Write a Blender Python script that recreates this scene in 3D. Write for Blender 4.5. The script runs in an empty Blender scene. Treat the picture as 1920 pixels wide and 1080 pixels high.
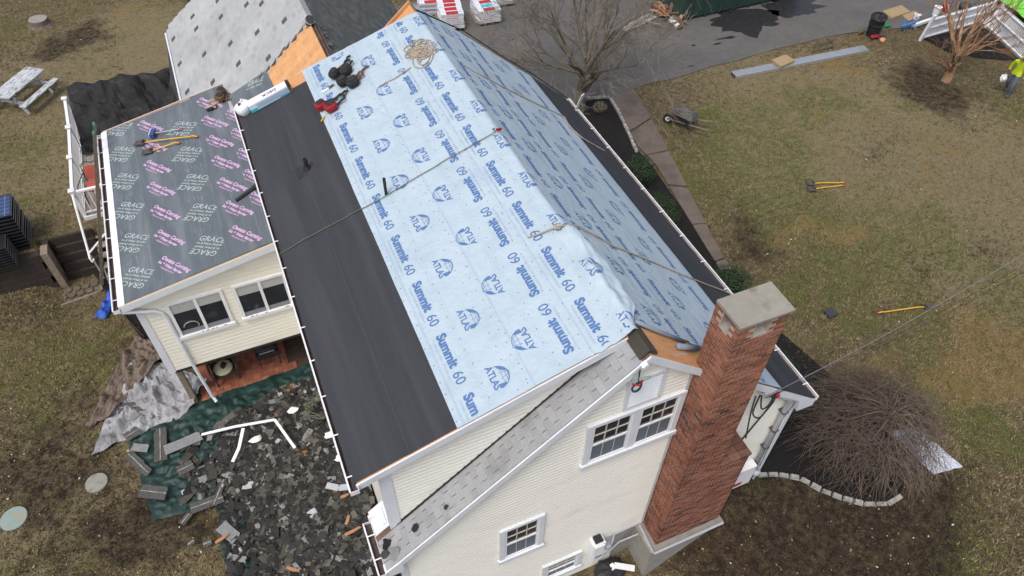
import bpy, math, random
from mathutils import Vector, Matrix, noise
random.seed(7)
R = math.radians
sc = bpy.context.scene
C = sc.collection

# ---------------------------------------------------------------- camera
CAMP = Vector((-4.591, -5.301, 15.701)); PITCH, YAW, ROLL, FPX = R(48.01), R(24.22), R(1.274), 1378.08
_f = Vector((math.sin(YAW)*math.cos(PITCH), math.cos(YAW)*math.cos(PITCH), -math.sin(PITCH)))
_r = Vector((math.cos(YAW), -math.sin(YAW), 0)); _u = _r.cross(_f)
CR = math.cos(ROLL)*_r + math.sin(ROLL)*_u; CU = -math.sin(ROLL)*_r + math.cos(ROLL)*_u
cd = bpy.data.cameras.new('camera'); cam = bpy.data.objects.new('camera', cd); C.objects.link(cam)
cd.sensor_width = 36; cd.lens = FPX/1920*36; cd.clip_start = 0.1; cd.clip_end = 2000
M = Matrix.Identity(4)
for i in range(3):
    M[i][0] = CR[i]; M[i][1] = CU[i]; M[i][2] = -_f[i]; M[i][3] = CAMP[i]
cam.matrix_world = M
sc.camera = cam

# ---------------------------------------------------------------- sky, sun, exposure
SUN_AZ = R(-124)      # compass bearing the light comes from, measured from +Y towards +X
SUN_EL = R(61)
w = bpy.data.worlds.new('World'); sc.world = w; w.use_nodes = True
nt = w.node_tree; bg = nt.nodes['Background']
sky = nt.nodes.new('ShaderNodeTexSky'); sky.sky_type = 'NISHITA'; sky.sun_disc = False
sky.sun_elevation = SUN_EL; sky.sun_rotation = SUN_AZ; sky.dust_density = 4.0; sky.air_density = 1.0; sky.ozone_density = 1.0
hs = nt.nodes.new('ShaderNodeHueSaturation'); hs.inputs['Saturation'].default_value = 0.78
nt.links.new(sky.outputs[0], hs.inputs['Color']); nt.links.new(hs.outputs[0], bg.inputs['Color'])
bg.inputs['Strength'].default_value = 0.15
sl = bpy.data.lights.new('sun', 'SUN'); sl.energy = 1.15; sl.angle = R(16); sl.color = (1.0, 0.97, 0.93)
so = bpy.data.objects.new('sun', sl); C.objects.link(so)
sd = Vector((math.sin(SUN_AZ)*math.cos(SUN_EL), math.cos(SUN_AZ)*math.cos(SUN_EL), math.sin(SUN_EL)))
so.rotation_euler = sd.to_track_quat('Z', 'Y').to_euler(); so.location = (-30, 0, 40)
vs = sc.view_settings; vs.view_transform = 'Standard'; vs.look = 'None'; vs.exposure = 0.36; vs.gamma = 1.0
vs.use_curve_mapping = False

# ---------------------------------------------------------------- geometry helpers
def ray(px, py):
    return (_f*FPX + CR*(px-960) - CU*(py-540))
def at(px, py, z=None, x=None, y=None):
    d = ray(px, py)
    k = (z-CAMP.z)/d.z if z is not None else ((x-CAMP.x)/d.x if x is not None else (y-CAMP.y)/d.y)
    return CAMP + d*k
def on(px, py, x0, z0, slope):          # on the plane z = z0 + slope*(x-x0)
    d = ray(px, py); k = (z0 - slope*x0 + slope*CAMP.x - CAMP.z)/(d.z - slope*d.x)
    return CAMP + d*k
DS, RS, SS = 1.43/4.56, -0.844, (3.85-3.16)/(8.22-4.54)
WS = (6.0-2.75)/(6.05-2.2)
def dz(x): return 7.0 + DS*x
def rz(x): return 7.0 + RS*x
def sz(x): return 7.0 + 0.844*x
def uz(x): return 3.16 + SS*(x+8.22)
def wz(x): return 6.0 + WS*(x+2.2) if x < -2.2 else 6.0 - WS*(x+2.2)
def dorm(px, py): return on(px, py, 0, 7.0, DS)
def rgt(px, py): return on(px, py, 0, 7.0, RS)
def sun_(px, py): return on(px, py, -8.22, 3.16, SS)
def wing(px, py): return on(px, py, -2.2, 6.0, WS)
def curve(pts, n=6):
    P = [Vector(p) for p in pts]; o = []
    for i in range(len(P)-1):
        a, b, c, d = P[max(i-1, 0)], P[i], P[i+1], P[min(i+2, len(P)-1)]
        for k in range(n):
            t = k/n; o.append(.5*((2*b)+(c-a)*t+(2*a-5*b+4*c-d)*t*t+(3*b-a-3*c+d)*t**3))
    o.append(P[-1]); return o
def wob(x, y): return .008 + .007*nz(x*1.8, y*1.1, 5) + .005*nz(x*5, y*3.2, 8) + .003*abs(nz(x*9, y*6, 4))
def V(*a): return Vector(a)
def sm(t): t = max(0.0, min(1.0, t)); return t*t*(3-2*t)
def rnd(a, b): return random.uniform(a, b)
def nz(x, y, z=0.0): return noise.noise(Vector((x, y, z)))

class MB:
    def __init__(s): s.v = []; s.f = []; s.m = []
    def poly(s, pts, m=0):
        n = len(s.v); s.v += [tuple(p) for p in pts]; s.f.append(tuple(range(n, n+len(pts)))); s.m.append(m); return s
    def raw(s, vs, fs, m=0):
        n = len(s.v); s.v += [tuple(p) for p in vs]
        for f in fs: s.f.append(tuple(i+n for i in f)); s.m.append(m)
        return s
    def box(s, x0, x1, y0, y1, z0, z1, m=0):
        vs = [(x, y, z) for z in (z0, z1) for y in (y0, y1) for x in (x0, x1)]
        return s.raw(vs, [(0,2,3,1),(4,5,7,6),(0,1,5,4),(2,6,7,3),(0,4,6,2),(1,3,7,5)], m)
    def obox(s, c, ax, ay, az, m=0):      # centre and three half vectors
        c, ax, ay, az = map(Vector, (c, ax, ay, az))
        vs = [c + ax*i + ay*j + az*k for k in (-1, 1) for j in (-1, 1) for i in (-1, 1)]
        return s.raw(vs, [(0,2,3,1),(4,5,7,6),(0,1,5,4),(2,6,7,3),(0,4,6,2),(1,3,7,5)], m)
    def beam(s, p, q, wd, h, up=(0,0,1), m=0):
        p, q = Vector(p), Vector(q); d = (q-p); t = d.normalized(); a = t.cross(Vector(up))
        if a.length < 1e-4: a = t.cross(Vector((1,0,0)))
        a.normalize(); b = a.cross(t)
        return s.obox((p+q)/2, d/2, a*wd/2, b*h/2, m)
    def slab(s, pts, th, m=0):            # polygon on top, thickness downwards along its normal
        pts = [Vector(p) for p in pts]; n = (pts[1]-pts[0]).cross(pts[2]-pts[0]).normalized()
        if n.z < -1e-6: pts.reverse(); n = -n
        k = len(pts); lo = [p - n*th for p in pts]
        s.raw(pts+lo, [tuple(range(k)), tuple(reversed(range(k, 2*k)))] + [(i, i+k, (i+1)%k+k, (i+1)%k) for i in range(k)], m); return s
    def tube(s, pts, r, n=6, m=0, cap=True):
        pts = [Vector(p) for p in pts]; rr = r if isinstance(r, (list, tuple)) else [r]*len(pts)
        rings = []; prev = None
        for i, p in enumerate(pts):
            t = (pts[min(i+1, len(pts)-1)] - pts[max(i-1, 0)])
            if t.length < 1e-7: t = Vector((0,0,1))
            t.normalize()
            a = t.cross(prev if prev is not None and abs(t.dot(prev)) < .99 else Vector((0.13, 0.21, 1)))
            if a.length < 1e-3: a = t.cross(Vector((1, 0, 0)))
            a.normalize(); b = t.cross(a); prev = -b if False else b.cross(t) if False else None
            rings.append([p + (a*math.cos(2*math.pi*k/n) + b*math.sin(2*math.pi*k/n))*rr[i] for k in range(n)])
        vs = [q for ring in rings for q in ring]; fs = []
        for i in range(len(pts)-1):
            for k in range(n): fs.append((i*n+k, i*n+(k+1)%n, (i+1)*n+(k+1)%n, (i+1)*n+k))
        if cap: fs.append(tuple(reversed(range(n)))); fs.append(tuple(range((len(pts)-1)*n, len(pts)*n)))
        return s.raw(vs, fs, m)
    def lathe(s, prof, c=(0,0,0), ax=(0,0,1), n=12, m=0):   # prof: (radius, height)
        ax = Vector(ax).normalized(); a = ax.orthogonal().normalized(); b = ax.cross(a); c = Vector(c)
        vs = [c + ax*h + (a*math.cos(2*math.pi*k/n)+b*math.sin(2*math.pi*k/n))*r for r, h in prof for k in range(n)]
        fs = [(i*n+k, i*n+(k+1)%n, (i+1)*n+(k+1)%n, (i+1)*n+k) for i in range(len(prof)-1) for k in range(n)]
        fs += [tuple(reversed(range(n))), tuple(range((len(prof)-1)*n, len(prof)*n))]
        return s.raw(vs, fs, m)
    def grid(s, fn, nu, nv, m=0):
        vs = [fn(i/nu, j/nv) for j in range(nv+1) for i in range(nu+1)]
        fs = [(j*(nu+1)+i, j*(nu+1)+i+1, (j+1)*(nu+1)+i+1, (j+1)*(nu+1)+i) for j in range(nv) for i in range(nu)]
        return s.raw(vs, fs, m)
    def blob(s, c, rx, ry, rz_, n=8, m=0, jit=0.0):
        prof = []; vs = []; c = Vector(c); k = n//2+1
        for i in range(k+1):
            t = math.pi*i/k
            for j in range(n):
                q = 2*math.pi*j/n; e = 1 + rnd(-jit, jit)
                vs.append(c + Vector((rx*math.sin(t)*math.cos(q)*e, ry*math.sin(t)*math.sin(q)*e, rz_*math.cos(t)*e)))
        return s.raw(vs, [(i*n+j, (i+1)*n+j, (i+1)*n+(j+1)%n, i*n+(j+1)%n) for i in range(k) for j in range(n)], m)
    def build(s, name, mat, parent=None, smooth=False, local=False):
        o0 = Vector((0,0,0))
        if parent is not None and not local: o0 = ORI.get(parent.name, Vector((0,0,0)))
        me = bpy.data.meshes.new(name)
        vs_ = s.v if o0.length == 0 else [(x-o0.x, y-o0.y, z-o0.z) for x, y, z in s.v]
        me.from_pydata(vs_, [], s.f)
        for mm in (mat if isinstance(mat, (list, tuple)) else [mat]): me.materials.append(mm)
        if any(s.m): me.polygons.foreach_set('material_index', s.m)
        if smooth: me.polygons.foreach_set('use_smooth', [True]*len(s.f))
        me.update()
        ob = bpy.data.objects.new(name, me); C.objects.link(ob)
        if parent is not None: ob.parent = parent
        ORI[ob.name] = o0 if parent is not None else Vector((0,0,0))
        return ob
ORI = {}
def thing(name, label, cat, loc=(0,0,0), group=None, rz_=0.0):
    o = bpy.data.objects.new(name, None); C.objects.link(o); o.location = loc; o.empty_display_size = .3
    o.rotation_euler.z = rz_
    ORI[o.name] = Vector(loc); tag(o, label, cat, group); return o
def tag(o, label, cat, group=None, kind=None):
    if label: o['label'] = label
    if cat: o['category'] = cat
    if group: o['group'] = group
    if kind: o['kind'] = kind
    return o
def struct(o): o['kind'] = 'structure'; return o
def copy_tree(o, parent=None):
    c = o.copy(); C.objects.link(c)
    if parent is not None: c.parent = parent
    for ch in list(o.children): copy_tree(ch, c)
    return c
def link_copy(o, name=None, parent=None):
    c = o.copy(); C.objects.link(c)
    if parent is not None: c.parent = parent
    return c

# ---------------------------------------------------------------- materials
def mat(name, c1, c2=None, scale=6.0, rough=0.8, bump=0.0, bscale=None, metal=0.0, detail=6.0, stretch=None, rand=0.0, c3=None, s3=0.6, spec=0.35, t3=(.5,.68), coat=0):
    m = bpy.data.materials.new(name); m.use_nodes = True; t = m.node_tree; N = t.nodes; L = t.links
    b = N['Principled BSDF']; b.inputs['Roughness'].default_value = rough; b.inputs['Metallic'].default_value = metal
    b.inputs['Specular IOR Level'].default_value = spec
    if coat: b.inputs['Coat Weight'].default_value = coat
    co = N.new('ShaderNodeTexCoord'); src = co.outputs['Object']
    mp = N.new('ShaderNodeMapping'); L.new(src, mp.inputs['Vector'])
    if stretch: mp.inputs['Scale'].default_value = stretch
    src = mp.outputs[0]
    c2 = c2 or tuple(min(1, v*0.82) for v in c1)
    no = N.new('ShaderNodeTexNoise'); no.inputs['Scale'].default_value = scale; no.inputs['Detail'].default_value = detail; no.inputs['Roughness'].default_value = .65
    L.new(src, no.inputs['Vector'])
    rp = N.new('ShaderNodeValToRGB'); rp.color_ramp.elements[0].position = .33; rp.color_ramp.elements[1].position = .67
    rp.color_ramp.elements[0].color = (*c1, 1); rp.color_ramp.elements[1].color = (*c2, 1)
    L.new(no.outputs['Fac'], rp.inputs[0]); col = rp.outputs[0]
    if c3:
        n3 = N.new('ShaderNodeTexNoise'); n3.inputs['Scale'].default_value = s3; n3.inputs['Detail'].default_value = 7; L.new(src, n3.inputs['Vector'])
        r3 = N.new('ShaderNodeValToRGB'); r3.color_ramp.elements[0].position, r3.color_ramp.elements[1].position = t3; L.new(n3.outputs['Fac'], r3.inputs[0])
        mx = N.new('ShaderNodeMix'); mx.data_type = 'RGBA'; L.new(r3.outputs[0], mx.inputs['Factor']); L.new(col, mx.inputs['A']); mx.inputs['B'].default_value = (*c3, 1); col = mx.outputs['Result']
    if rand:
        oi = N.new('ShaderNodeObjectInfo'); mr = N.new('ShaderNodeMapRange'); mr.inputs['To Min'].default_value = 1-rand; mr.inputs['To Max'].default_value = 1+rand*.6
        L.new(oi.outputs['Random'], mr.inputs['Value'])
        mm = N.new('ShaderNodeVectorMath'); mm.operation = 'SCALE'; L.new(col, mm.inputs[0]); L.new(mr.outputs[0], mm.inputs['Scale']); col = mm.outputs[0]
    L.new(col, b.inputs['Base Color'])
    if bump:
        nb = N.new('ShaderNodeTexNoise'); nb.inputs['Scale'].default_value = bscale or scale*4; nb.inputs['Detail'].default_value = 5; L.new(src, nb.inputs['Vector'])
        bp = N.new('ShaderNodeBump'); bp.inputs['Strength'].default_value = bump; bp.inputs['Distance'].default_value = .03; L.new(nb.outputs['Fac'], bp.inputs['Height']); L.new(bp.outputs[0], b.inputs['Normal'])
    return m
def flat(name, c, rough=.7, metal=0.0, spec=.35): return mat(name, c, tuple(v*.9 for v in c), 9, rough, metal=metal, spec=spec)
def island_mat(name, cols, rough=.9, bump=.4, bscale=40, scale=9):   # colour picked at random for every loose piece of a mesh
    m = bpy.data.materials.new(name); m.use_nodes = True; t = m.node_tree; N = t.nodes; L = t.links; b = N['Principled BSDF']
    b.inputs['Roughness'].default_value = rough; b.inputs['Specular IOR Level'].default_value = .25
    g = N.new('ShaderNodeNewGeometry'); oi = N.new('ShaderNodeObjectInfo'); ad = N.new('ShaderNodeMath'); ad.operation = 'ADD'
    L.new(g.outputs['Random Per Island'], ad.inputs[0]); L.new(oi.outputs['Random'], ad.inputs[1])
    fr = N.new('ShaderNodeMath'); fr.operation = 'FRACT'; L.new(ad.outputs[0], fr.inputs[0])
    rp = N.new('ShaderNodeValToRGB'); cr = rp.color_ramp; cr.interpolation = 'CONSTANT'
    for i, (p_, c) in enumerate(cols):
        e = cr.elements[i] if i < 2 else cr.elements.new(p_)
        e.position = p_; e.color = (*c, 1)
    L.new(fr.outputs[0], rp.inputs[0])
    co = N.new('ShaderNodeTexCoord'); no = N.new('ShaderNodeTexNoise'); no.inputs['Scale'].default_value = scale; no.inputs['Detail'].default_value = 6; L.new(co.outputs['Object'], no.inputs['Vector'])
    mr = N.new('ShaderNodeMapRange'); mr.inputs['To Min'].default_value = .7; mr.inputs['To Max'].default_value = 1.3; L.new(no.outputs['Fac'], mr.inputs['Value'])
    mm = N.new('ShaderNodeVectorMath'); mm.operation = 'SCALE'; L.new(rp.outputs[0], mm.inputs[0]); L.new(mr.outputs[0], mm.inputs['Scale']); L.new(mm.outputs[0], b.inputs['Base Color'])
    nb = N.new('ShaderNodeTexNoise'); nb.inputs['Scale'].default_value = bscale; L.new(co.outputs['Object'], nb.inputs['Vector'])
    bp = N.new('ShaderNodeBump'); bp.inputs['Strength'].default_value = bump; bp.inputs['Distance'].default_value = .02; L.new(nb.outputs['Fac'], bp.inputs['Height']); L.new(bp.outputs[0], b.inputs['Normal'])
    return m

M_siding = mat('vinyl_siding', (.835,.815,.735), (.795,.775,.695), 1.2, .55, c3=(.67,.65,.59), s3=.7, t3=(.58,.8), stretch=(1,1,2.5))
M_siding2 = mat('vinyl_siding_yellow', (.82,.79,.68), (.78,.745,.635), 1.2, .55, c3=(.60,.57,.48), s3=.9, t3=(.6,.85), stretch=(1,1,2.5))
M_trim = mat('trim_white', (.70,.72,.74), (.62,.65,.69), 3, .5, c3=(.50,.52,.54), s3=2.5, t3=(.6,.9))
M_white = mat('white_vinyl', (.80,.80,.80), (.72,.72,.73), 4, .45)
M_gutter = mat('gutter_white', (.78,.76,.77), (.66,.63,.65), 5, .45)
M_debris_in = mat('gutter_grime', (.10,.07,.055), (.05,.04,.035), 12, .95, bump=.6)
M_felt = mat('dark_felt', (.048,.050,.056), (.058,.060,.067), 2.6, .97, bump=.5, bscale=120, stretch=(2.4,.14,1), c3=(.066,.067,.074), s3=1.5, t3=(.48,.70), spec=.08)
M_deck = mat('plywood', (.62,.33,.15), (.50,.25,.11), 3, .8, stretch=(1,6,1), c3=(.36,.17,.08), s3=3, t3=(.62,.78), bump=.15)
M_deckdark = mat('old_roof_deck', (.20,.12,.08), (.10,.06,.045), 5, .9, bump=.3)
M_print = mat('blue_print', (.075,.155,.335), (.095,.18,.37), 6, .6)
M_printfine = mat('fine_blue_print', (.30,.38,.50), (.36,.44,.56), 6, .6)
M_nail = flat('cap_nail', (.13,.15,.19), .6)
M_glass = mat('window_glass', (.018,.022,.026), (.03,.034,.038), 1.5, .08, spec=.6)
M_screen = mat('insect_screen', (.10,.12,.15), (.13,.15,.18), 3, .5)
M_muntin = flat('muntin', (.55,.52,.47), .5)
M_shade = flat('roller_shade', (.42,.43,.40), .8)
M_black = mat('black_rubber', (.018,.018,.02), (.03,.03,.032), 8, .6)
M_blackmat = mat('black_cloth', (.022,.021,.02), (.04,.037,.034), 14, .9, bump=.4)
M_conduit = flat('grey_conduit', (.42,.44,.47), .45)
M_concrete = mat('concrete', (.30,.285,.255), (.235,.222,.20), 5, .9, bump=.3, c3=(.19,.18,.16), s3=1.6, t3=(.55,.75))
M_wood = mat('weathered_wood', (.30,.24,.18), (.18,.14,.105), 5, .9, stretch=(1,8,1), bump=.3)
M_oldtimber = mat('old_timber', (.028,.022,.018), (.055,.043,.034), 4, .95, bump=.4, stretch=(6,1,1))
M_metal = mat('aluminium', (.55,.56,.58), (.47,.48,.50), 7, .35, metal=.6)
M_steel = mat('dark_steel', (.10,.09,.085), (.16,.13,.11), 10, .5, metal=.5)
M_yellow = mat('yellow_paint', (.72,.42,.03), (.60,.33,.03), 9, .5)
M_red = mat('red_paint', (.45,.03,.03), (.33,.02,.025), 9, .55)
M_rope = mat('rope', (.40,.33,.25), (.36,.30,.22), 30, .9, c3=(.22,.18,.14), s3=6, t3=(.5,.7))
M_ropegreen = mat('olive_rope', (.11,.13,.075), (.15,.16,.10), 30, .9)
M_leather = mat('brown_leather', (.17,.095,.045), (.10,.055,.03), 12, .75, bump=.3)
M_box_teal = mat('teal_carton', (.06,.42,.55), (.08,.46,.58), 5, .6)
M_box_white = mat('white_carton', (.78,.80,.80), (.72,.75,.76), 4, .6)
M_under = mat('synthetic_underlayment', (.395,.48,.535), (.43,.515,.57), 1.5, .5, bump=.8, bscale=7, c3=(.35,.44,.50), s3=2.0, t3=(.5,.8), spec=.4)
M_grace = mat('granular_membrane', (.095,.115,.132), (.125,.146,.163), 1.6, .8, bump=.3, bscale=120, c3=(.18,.20,.215), s3=1.1, t3=(.5,.75), stretch=(3,.5,1))
M_gtext = mat('pale_green_print', (.50,.58,.55), (.36,.43,.41), 12, .7)
M_otext = mat('pink_print', (.64,.42,.63), (.50,.32,.50), 10, .7)
M_gmark = mat('chalk_marks', (.27,.31,.30), (.17,.20,.20), 12, .8)

# ---------------------------------------------------------------- lettering
_tc = {}
def text2d(body, size=1.0, shear=0.0, off=0.0, spacing=1.0, res=2, ysc=1.0):
    k = (body, size, shear, off, spacing, res, ysc)
    if k in _tc: return _tc[k]
    cu = bpy.data.curves.new('lettering', 'FONT'); cu.body = body; cu.size = size; cu.shear = shear; cu.offset = off
    cu.space_character = spacing; cu.resolution_u = res; cu.align_x = 'CENTER'
    ob = bpy.data.objects.new('lettering', cu); C.objects.link(ob); bpy.context.view_layer.update()
    me = bpy.data.meshes.new_from_object(ob.evaluated_get(bpy.context.evaluated_depsgraph_get()))
    vs_ = [(v.co.x, v.co.y*ysc) for v in me.vertices]; fs = [tuple(p.vertices) for p in me.polygons]
    bpy.data.objects.remove(ob); bpy.data.curves.remove(cu); bpy.data.meshes.remove(me)
    _tc[k] = (vs_, fs); return _tc[k]
def put(mb, t, fn, m=0, du=0.0, dv=0.0):     # fn maps (u, v) of the print to a point of the sheet
    mb.raw([fn(u+du, v+dv) for u, v in t[0]], t[1], m)
def ribbon(pts, wd):
    vs_, fs = [], []
    for i, (x, y) in enumerate(pts):
        a = pts[max(i-1, 0)]; b = pts[min(i+1, len(pts)-1)]; l = math.hypot(b[0]-a[0], b[1]-a[1]) or 1
        nx, ny = -(b[1]-a[1])/l*wd/2, (b[0]-a[0])/l*wd/2
        vs_ += [(x+nx, y+ny), (x-nx, y-ny)]
        if i: fs.append((2*i-2, 2*i-1, 2*i+1, 2*i))
    return vs_, fs
def globe_logo():
    vs_, fs = [], []
    def add(t):
        n = len(vs_); vs_.extend(t[0]); fs.extend(tuple(i+n for i in f) for f in t[1])
    r = .205
    def P(lat, lon): return (r*math.cos(lat)*math.sin(lon), r*math.sin(lat)*.95)
    th = [R(a) for a in range(4, 177, 8)]
    add(ribbon([(r*math.cos(a), r*math.sin(a)) for a in th], .013))
    for lon in (-52, -20, 14, 48): add(ribbon([P(R(l), R(lon)) for l in range(16, 89, 9)], .006))
    for lat in (28, 52): add(ribbon([P(R(lat), R(l)) for l in range(-80, 81, 16)], .006))
    # land masses: left crescent and right wedge
    for k in range(7):
        a, c = 12+k*10, 22+k*10; w0, w1 = (.06*math.sin(math.pi*k/7), .06*math.sin(math.pi*(k+1)/7))
        n = len(vs_); vs_.extend([(-r*math.cos(R(a)), r*math.sin(R(a))), (-(r-w0)*math.cos(R(a)), (r-w0)*math.sin(R(a))), (-(r-w1)*math.cos(R(c)), (r-w1)*math.sin(R(c))), (-r*math.cos(R(c)), r*math.sin(R(c)))]); fs.append((n, n+1, n+2, n+3))
    for q in (((1.0,.0),(.94,.30),(.66,.34),(.62,.10),(.80,.06)), ((.66,.34),(.94,.30),(.80,.56),(.68,.50)), ((.62,.10),(.74,.08),(.60,-.10)), ((.86,.05),(.99,.02),(.90,-.12))):
        n = len(vs_); vs_.extend([(r*a, r*c) for a, c in q]); fs.append(tuple(range(n, n+len(q))))
    t = text2d('ATLAS', .165, 0, .004, 1.0, 2)
    n = len(vs_); vs_.extend([(u*.95-.03, v-.105 + .0) for u, v in t[0]]); fs.extend(tuple(i+n for i in f) for f in t[1])
    return vs_, fs
LOGO = globe_logo()
T_SUM = text2d('Summit', .228, 0, .011, 1.0, 3); T_60 = text2d('60', .25, 0, .002, 1.0, 3)
T_FINE = text2d('Premium Synthetic Underlayment', .068, 0, 0, .92, 1)
def print_summit(mb, fn):
    put(mb, T_SUM, fn, 0, -.14, -.06); put(mb, T_60, fn, 0, .43, -.075); put(mb, T_FINE, fn, 1, -.02, -.15)
def print_rows(name, strip, rows, y0, y1, surf, per=1.25, lines=(), tread=()):
    # rows: (kind, slope distance, first y, flip). surf(d, y) -> point just above the sheet
    for kind, d0, yf, flip in rows:
        y = yf
        while y - per > y0 - .5: y -= per
        while y < y1 + .5:
            s_ = -1 if flip else 1; mb = MB(); lo, hi = y0+.02, y1-.02
            fn = lambda u, v: surf(d0 + s_*v, y - s_*u)
            if kind == 'S': print_summit(mb, fn)
            else: put(mb, LOGO, fn, 0)
            keep = [k for k, f_ in enumerate(mb.f) if all(lo < mb.v[q][1] < hi for q in f_)]     # print stops at the cut edge of the sheet
            if keep:
                mb.f = [mb.f[k] for k in keep]; mb.m = [mb.m[k] for k in keep]; used = sorted({q for f_ in mb.f for q in f_}); ix = {q: k for k, q in enumerate(used)}
                mb.v = [mb.v[q] for q in used]; mb.f = [tuple(ix[q] for q in f_) for f_ in mb.f]
                mb.build('printed_lettering' if kind == 'S' else 'printed_logo', [M_print, M_printfine], strip)
            y += per
    mb = MB()
    for d0 in lines:
        ys = [y0 + (y1-y0)*i/40 for i in range(41)]
        for i in range(40):
            mb.poly([surf(d0-.003, ys[i]), surf(d0+.003, ys[i]), surf(d0+.003, ys[i+1]), surf(d0-.003, ys[i+1])])
    for d0 in tread:
        y = y0 + .05
        while y < y1 - .1:
            for k in range(4):
                dd = d0 + k*.032; yy = y + (k % 2)*.05
                mb.poly([surf(dd-.004, yy), surf(dd+.004, yy+.006), surf(dd+.004, yy+.034), surf(dd-.004, yy+.028)])
            y += .10
    o = mb.build('printed_lines', M_printfine, strip); o['kind'] = 'stuff'; return o
def nails(strip, ds, y0, y1, surf, step=.28):
    mb = MB()
    for i, d0 in enumerate(ds):
        y = y0 + .1 + .1*(i % 2)
        while y < y1 - .05:
            d = d0 + rnd(-.03, .03); yy = y + rnd(-.03, .03); r = .011
            mb.poly([surf(d + r*math.cos(a), yy + r*math.sin(a)) for a in (0, 1.05, 2.1, 3.14, 4.19, 5.24)])
            y += step*rnd(.8, 1.2)
    o = mb.build('cap_nails', M_nail, strip); o['kind'] = 'stuff'; return o

# ---------------------------------------------------------------- siding, gutters, windows
def interval(poly, z):
    xs = []
    for i in range(len(poly)):
        (x0, z0), (x1, z1) = poly[i], poly[(i+1) % len(poly)]
        if (z0 <= z <= z1 or z1 <= z <= z0) and abs(z1-z0) > 1e-9: xs.append(x0 + (x1-x0)*(z-z0)/(z1-z0))
    return (min(xs), max(xs)) if len(xs) > 1 else None
def siding(name, poly, fn, ex, mt, parent, out=.022):   # convex polygon (u, z); fn(u, z, outward) -> point
    mb = MB(); zs = [p[1] for p in poly]; z = min(zs)
    cuts = sorted(set(zs))
    while z < max(zs) - 1e-4:
        z1 = min(z+ex, max(zs)); br = sorted([z] + [c for c in cuts if z+.001 < c < z1-.001] + ([z+ex*.58] if z+ex*.58 < z1-.002 else []) + [z1])
        for a, b in zip(br, br[1:]):
            A = interval(poly, a+1e-5); B = interval(poly, b-1e-5)
            if not A or not B: continue
            def prof(q): t = (q-z)/ex; return .002 + out*(1-.12*t/.58 if t < .58 else .88*max(0.0, (1-t)/.42))
            oa = prof(a); ob = prof(b)
            mb.poly([fn(A[0], a, oa), fn(A[1], a, oa), fn(B[1], b, ob), fn(B[0], b, ob)])
        A = interval(poly, z+1e-5)
        if A: mb.poly([fn(A[0], z, .002), fn(A[1], z, .002), fn(A[1], z, out+.002), fn(A[0], z, out+.002)])
        z = z1
    return mb.build(name, mt, parent)
def gutter(parent, x, z, y0, y1, sgn, hang, nm='gutter'):   # trough along y, outer side towards sgn
    w_ = .13; a = x; b = x + sgn*w_; lo, hi = min(a, b), max(a, b)
    mb = MB(); mb.box(lo, hi, y0, y1, z-.11, z-.10)
    mb.box(b-.006, b+.006, y0, y1, z-.10, z); mb.box(b-.016, b+.012, y0, y1, z, z+.012)
    mb.box(a-.005, a+.005, y0, y1, z-.10, z-.012); mb.box(lo, hi, y0-.004, y0+.004, z-.108, z); mb.box(lo, hi, y1-.004, y1+.004, z-.108, z)
    g = mb.build(nm, M_gutter, parent)
    d = MB(); d.grid(lambda u, v: (lo+.007+(hi-lo-.014)*u, y0+.01+(y1-y0-.02)*v, z-.075+.03*nz(u*3, v*(y1-y0)*3, 2)), 3, int((y1-y0)*6))
    dd = d.build('leaf_litter', M_debris_in, g); dd['kind'] = 'stuff'
    for y in hang:
        MB().box(lo-.01, hi+.012, y-.011, y+.011, z+.013, z+.021).build('gutter_hanger', M_white, g)
    return g
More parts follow.
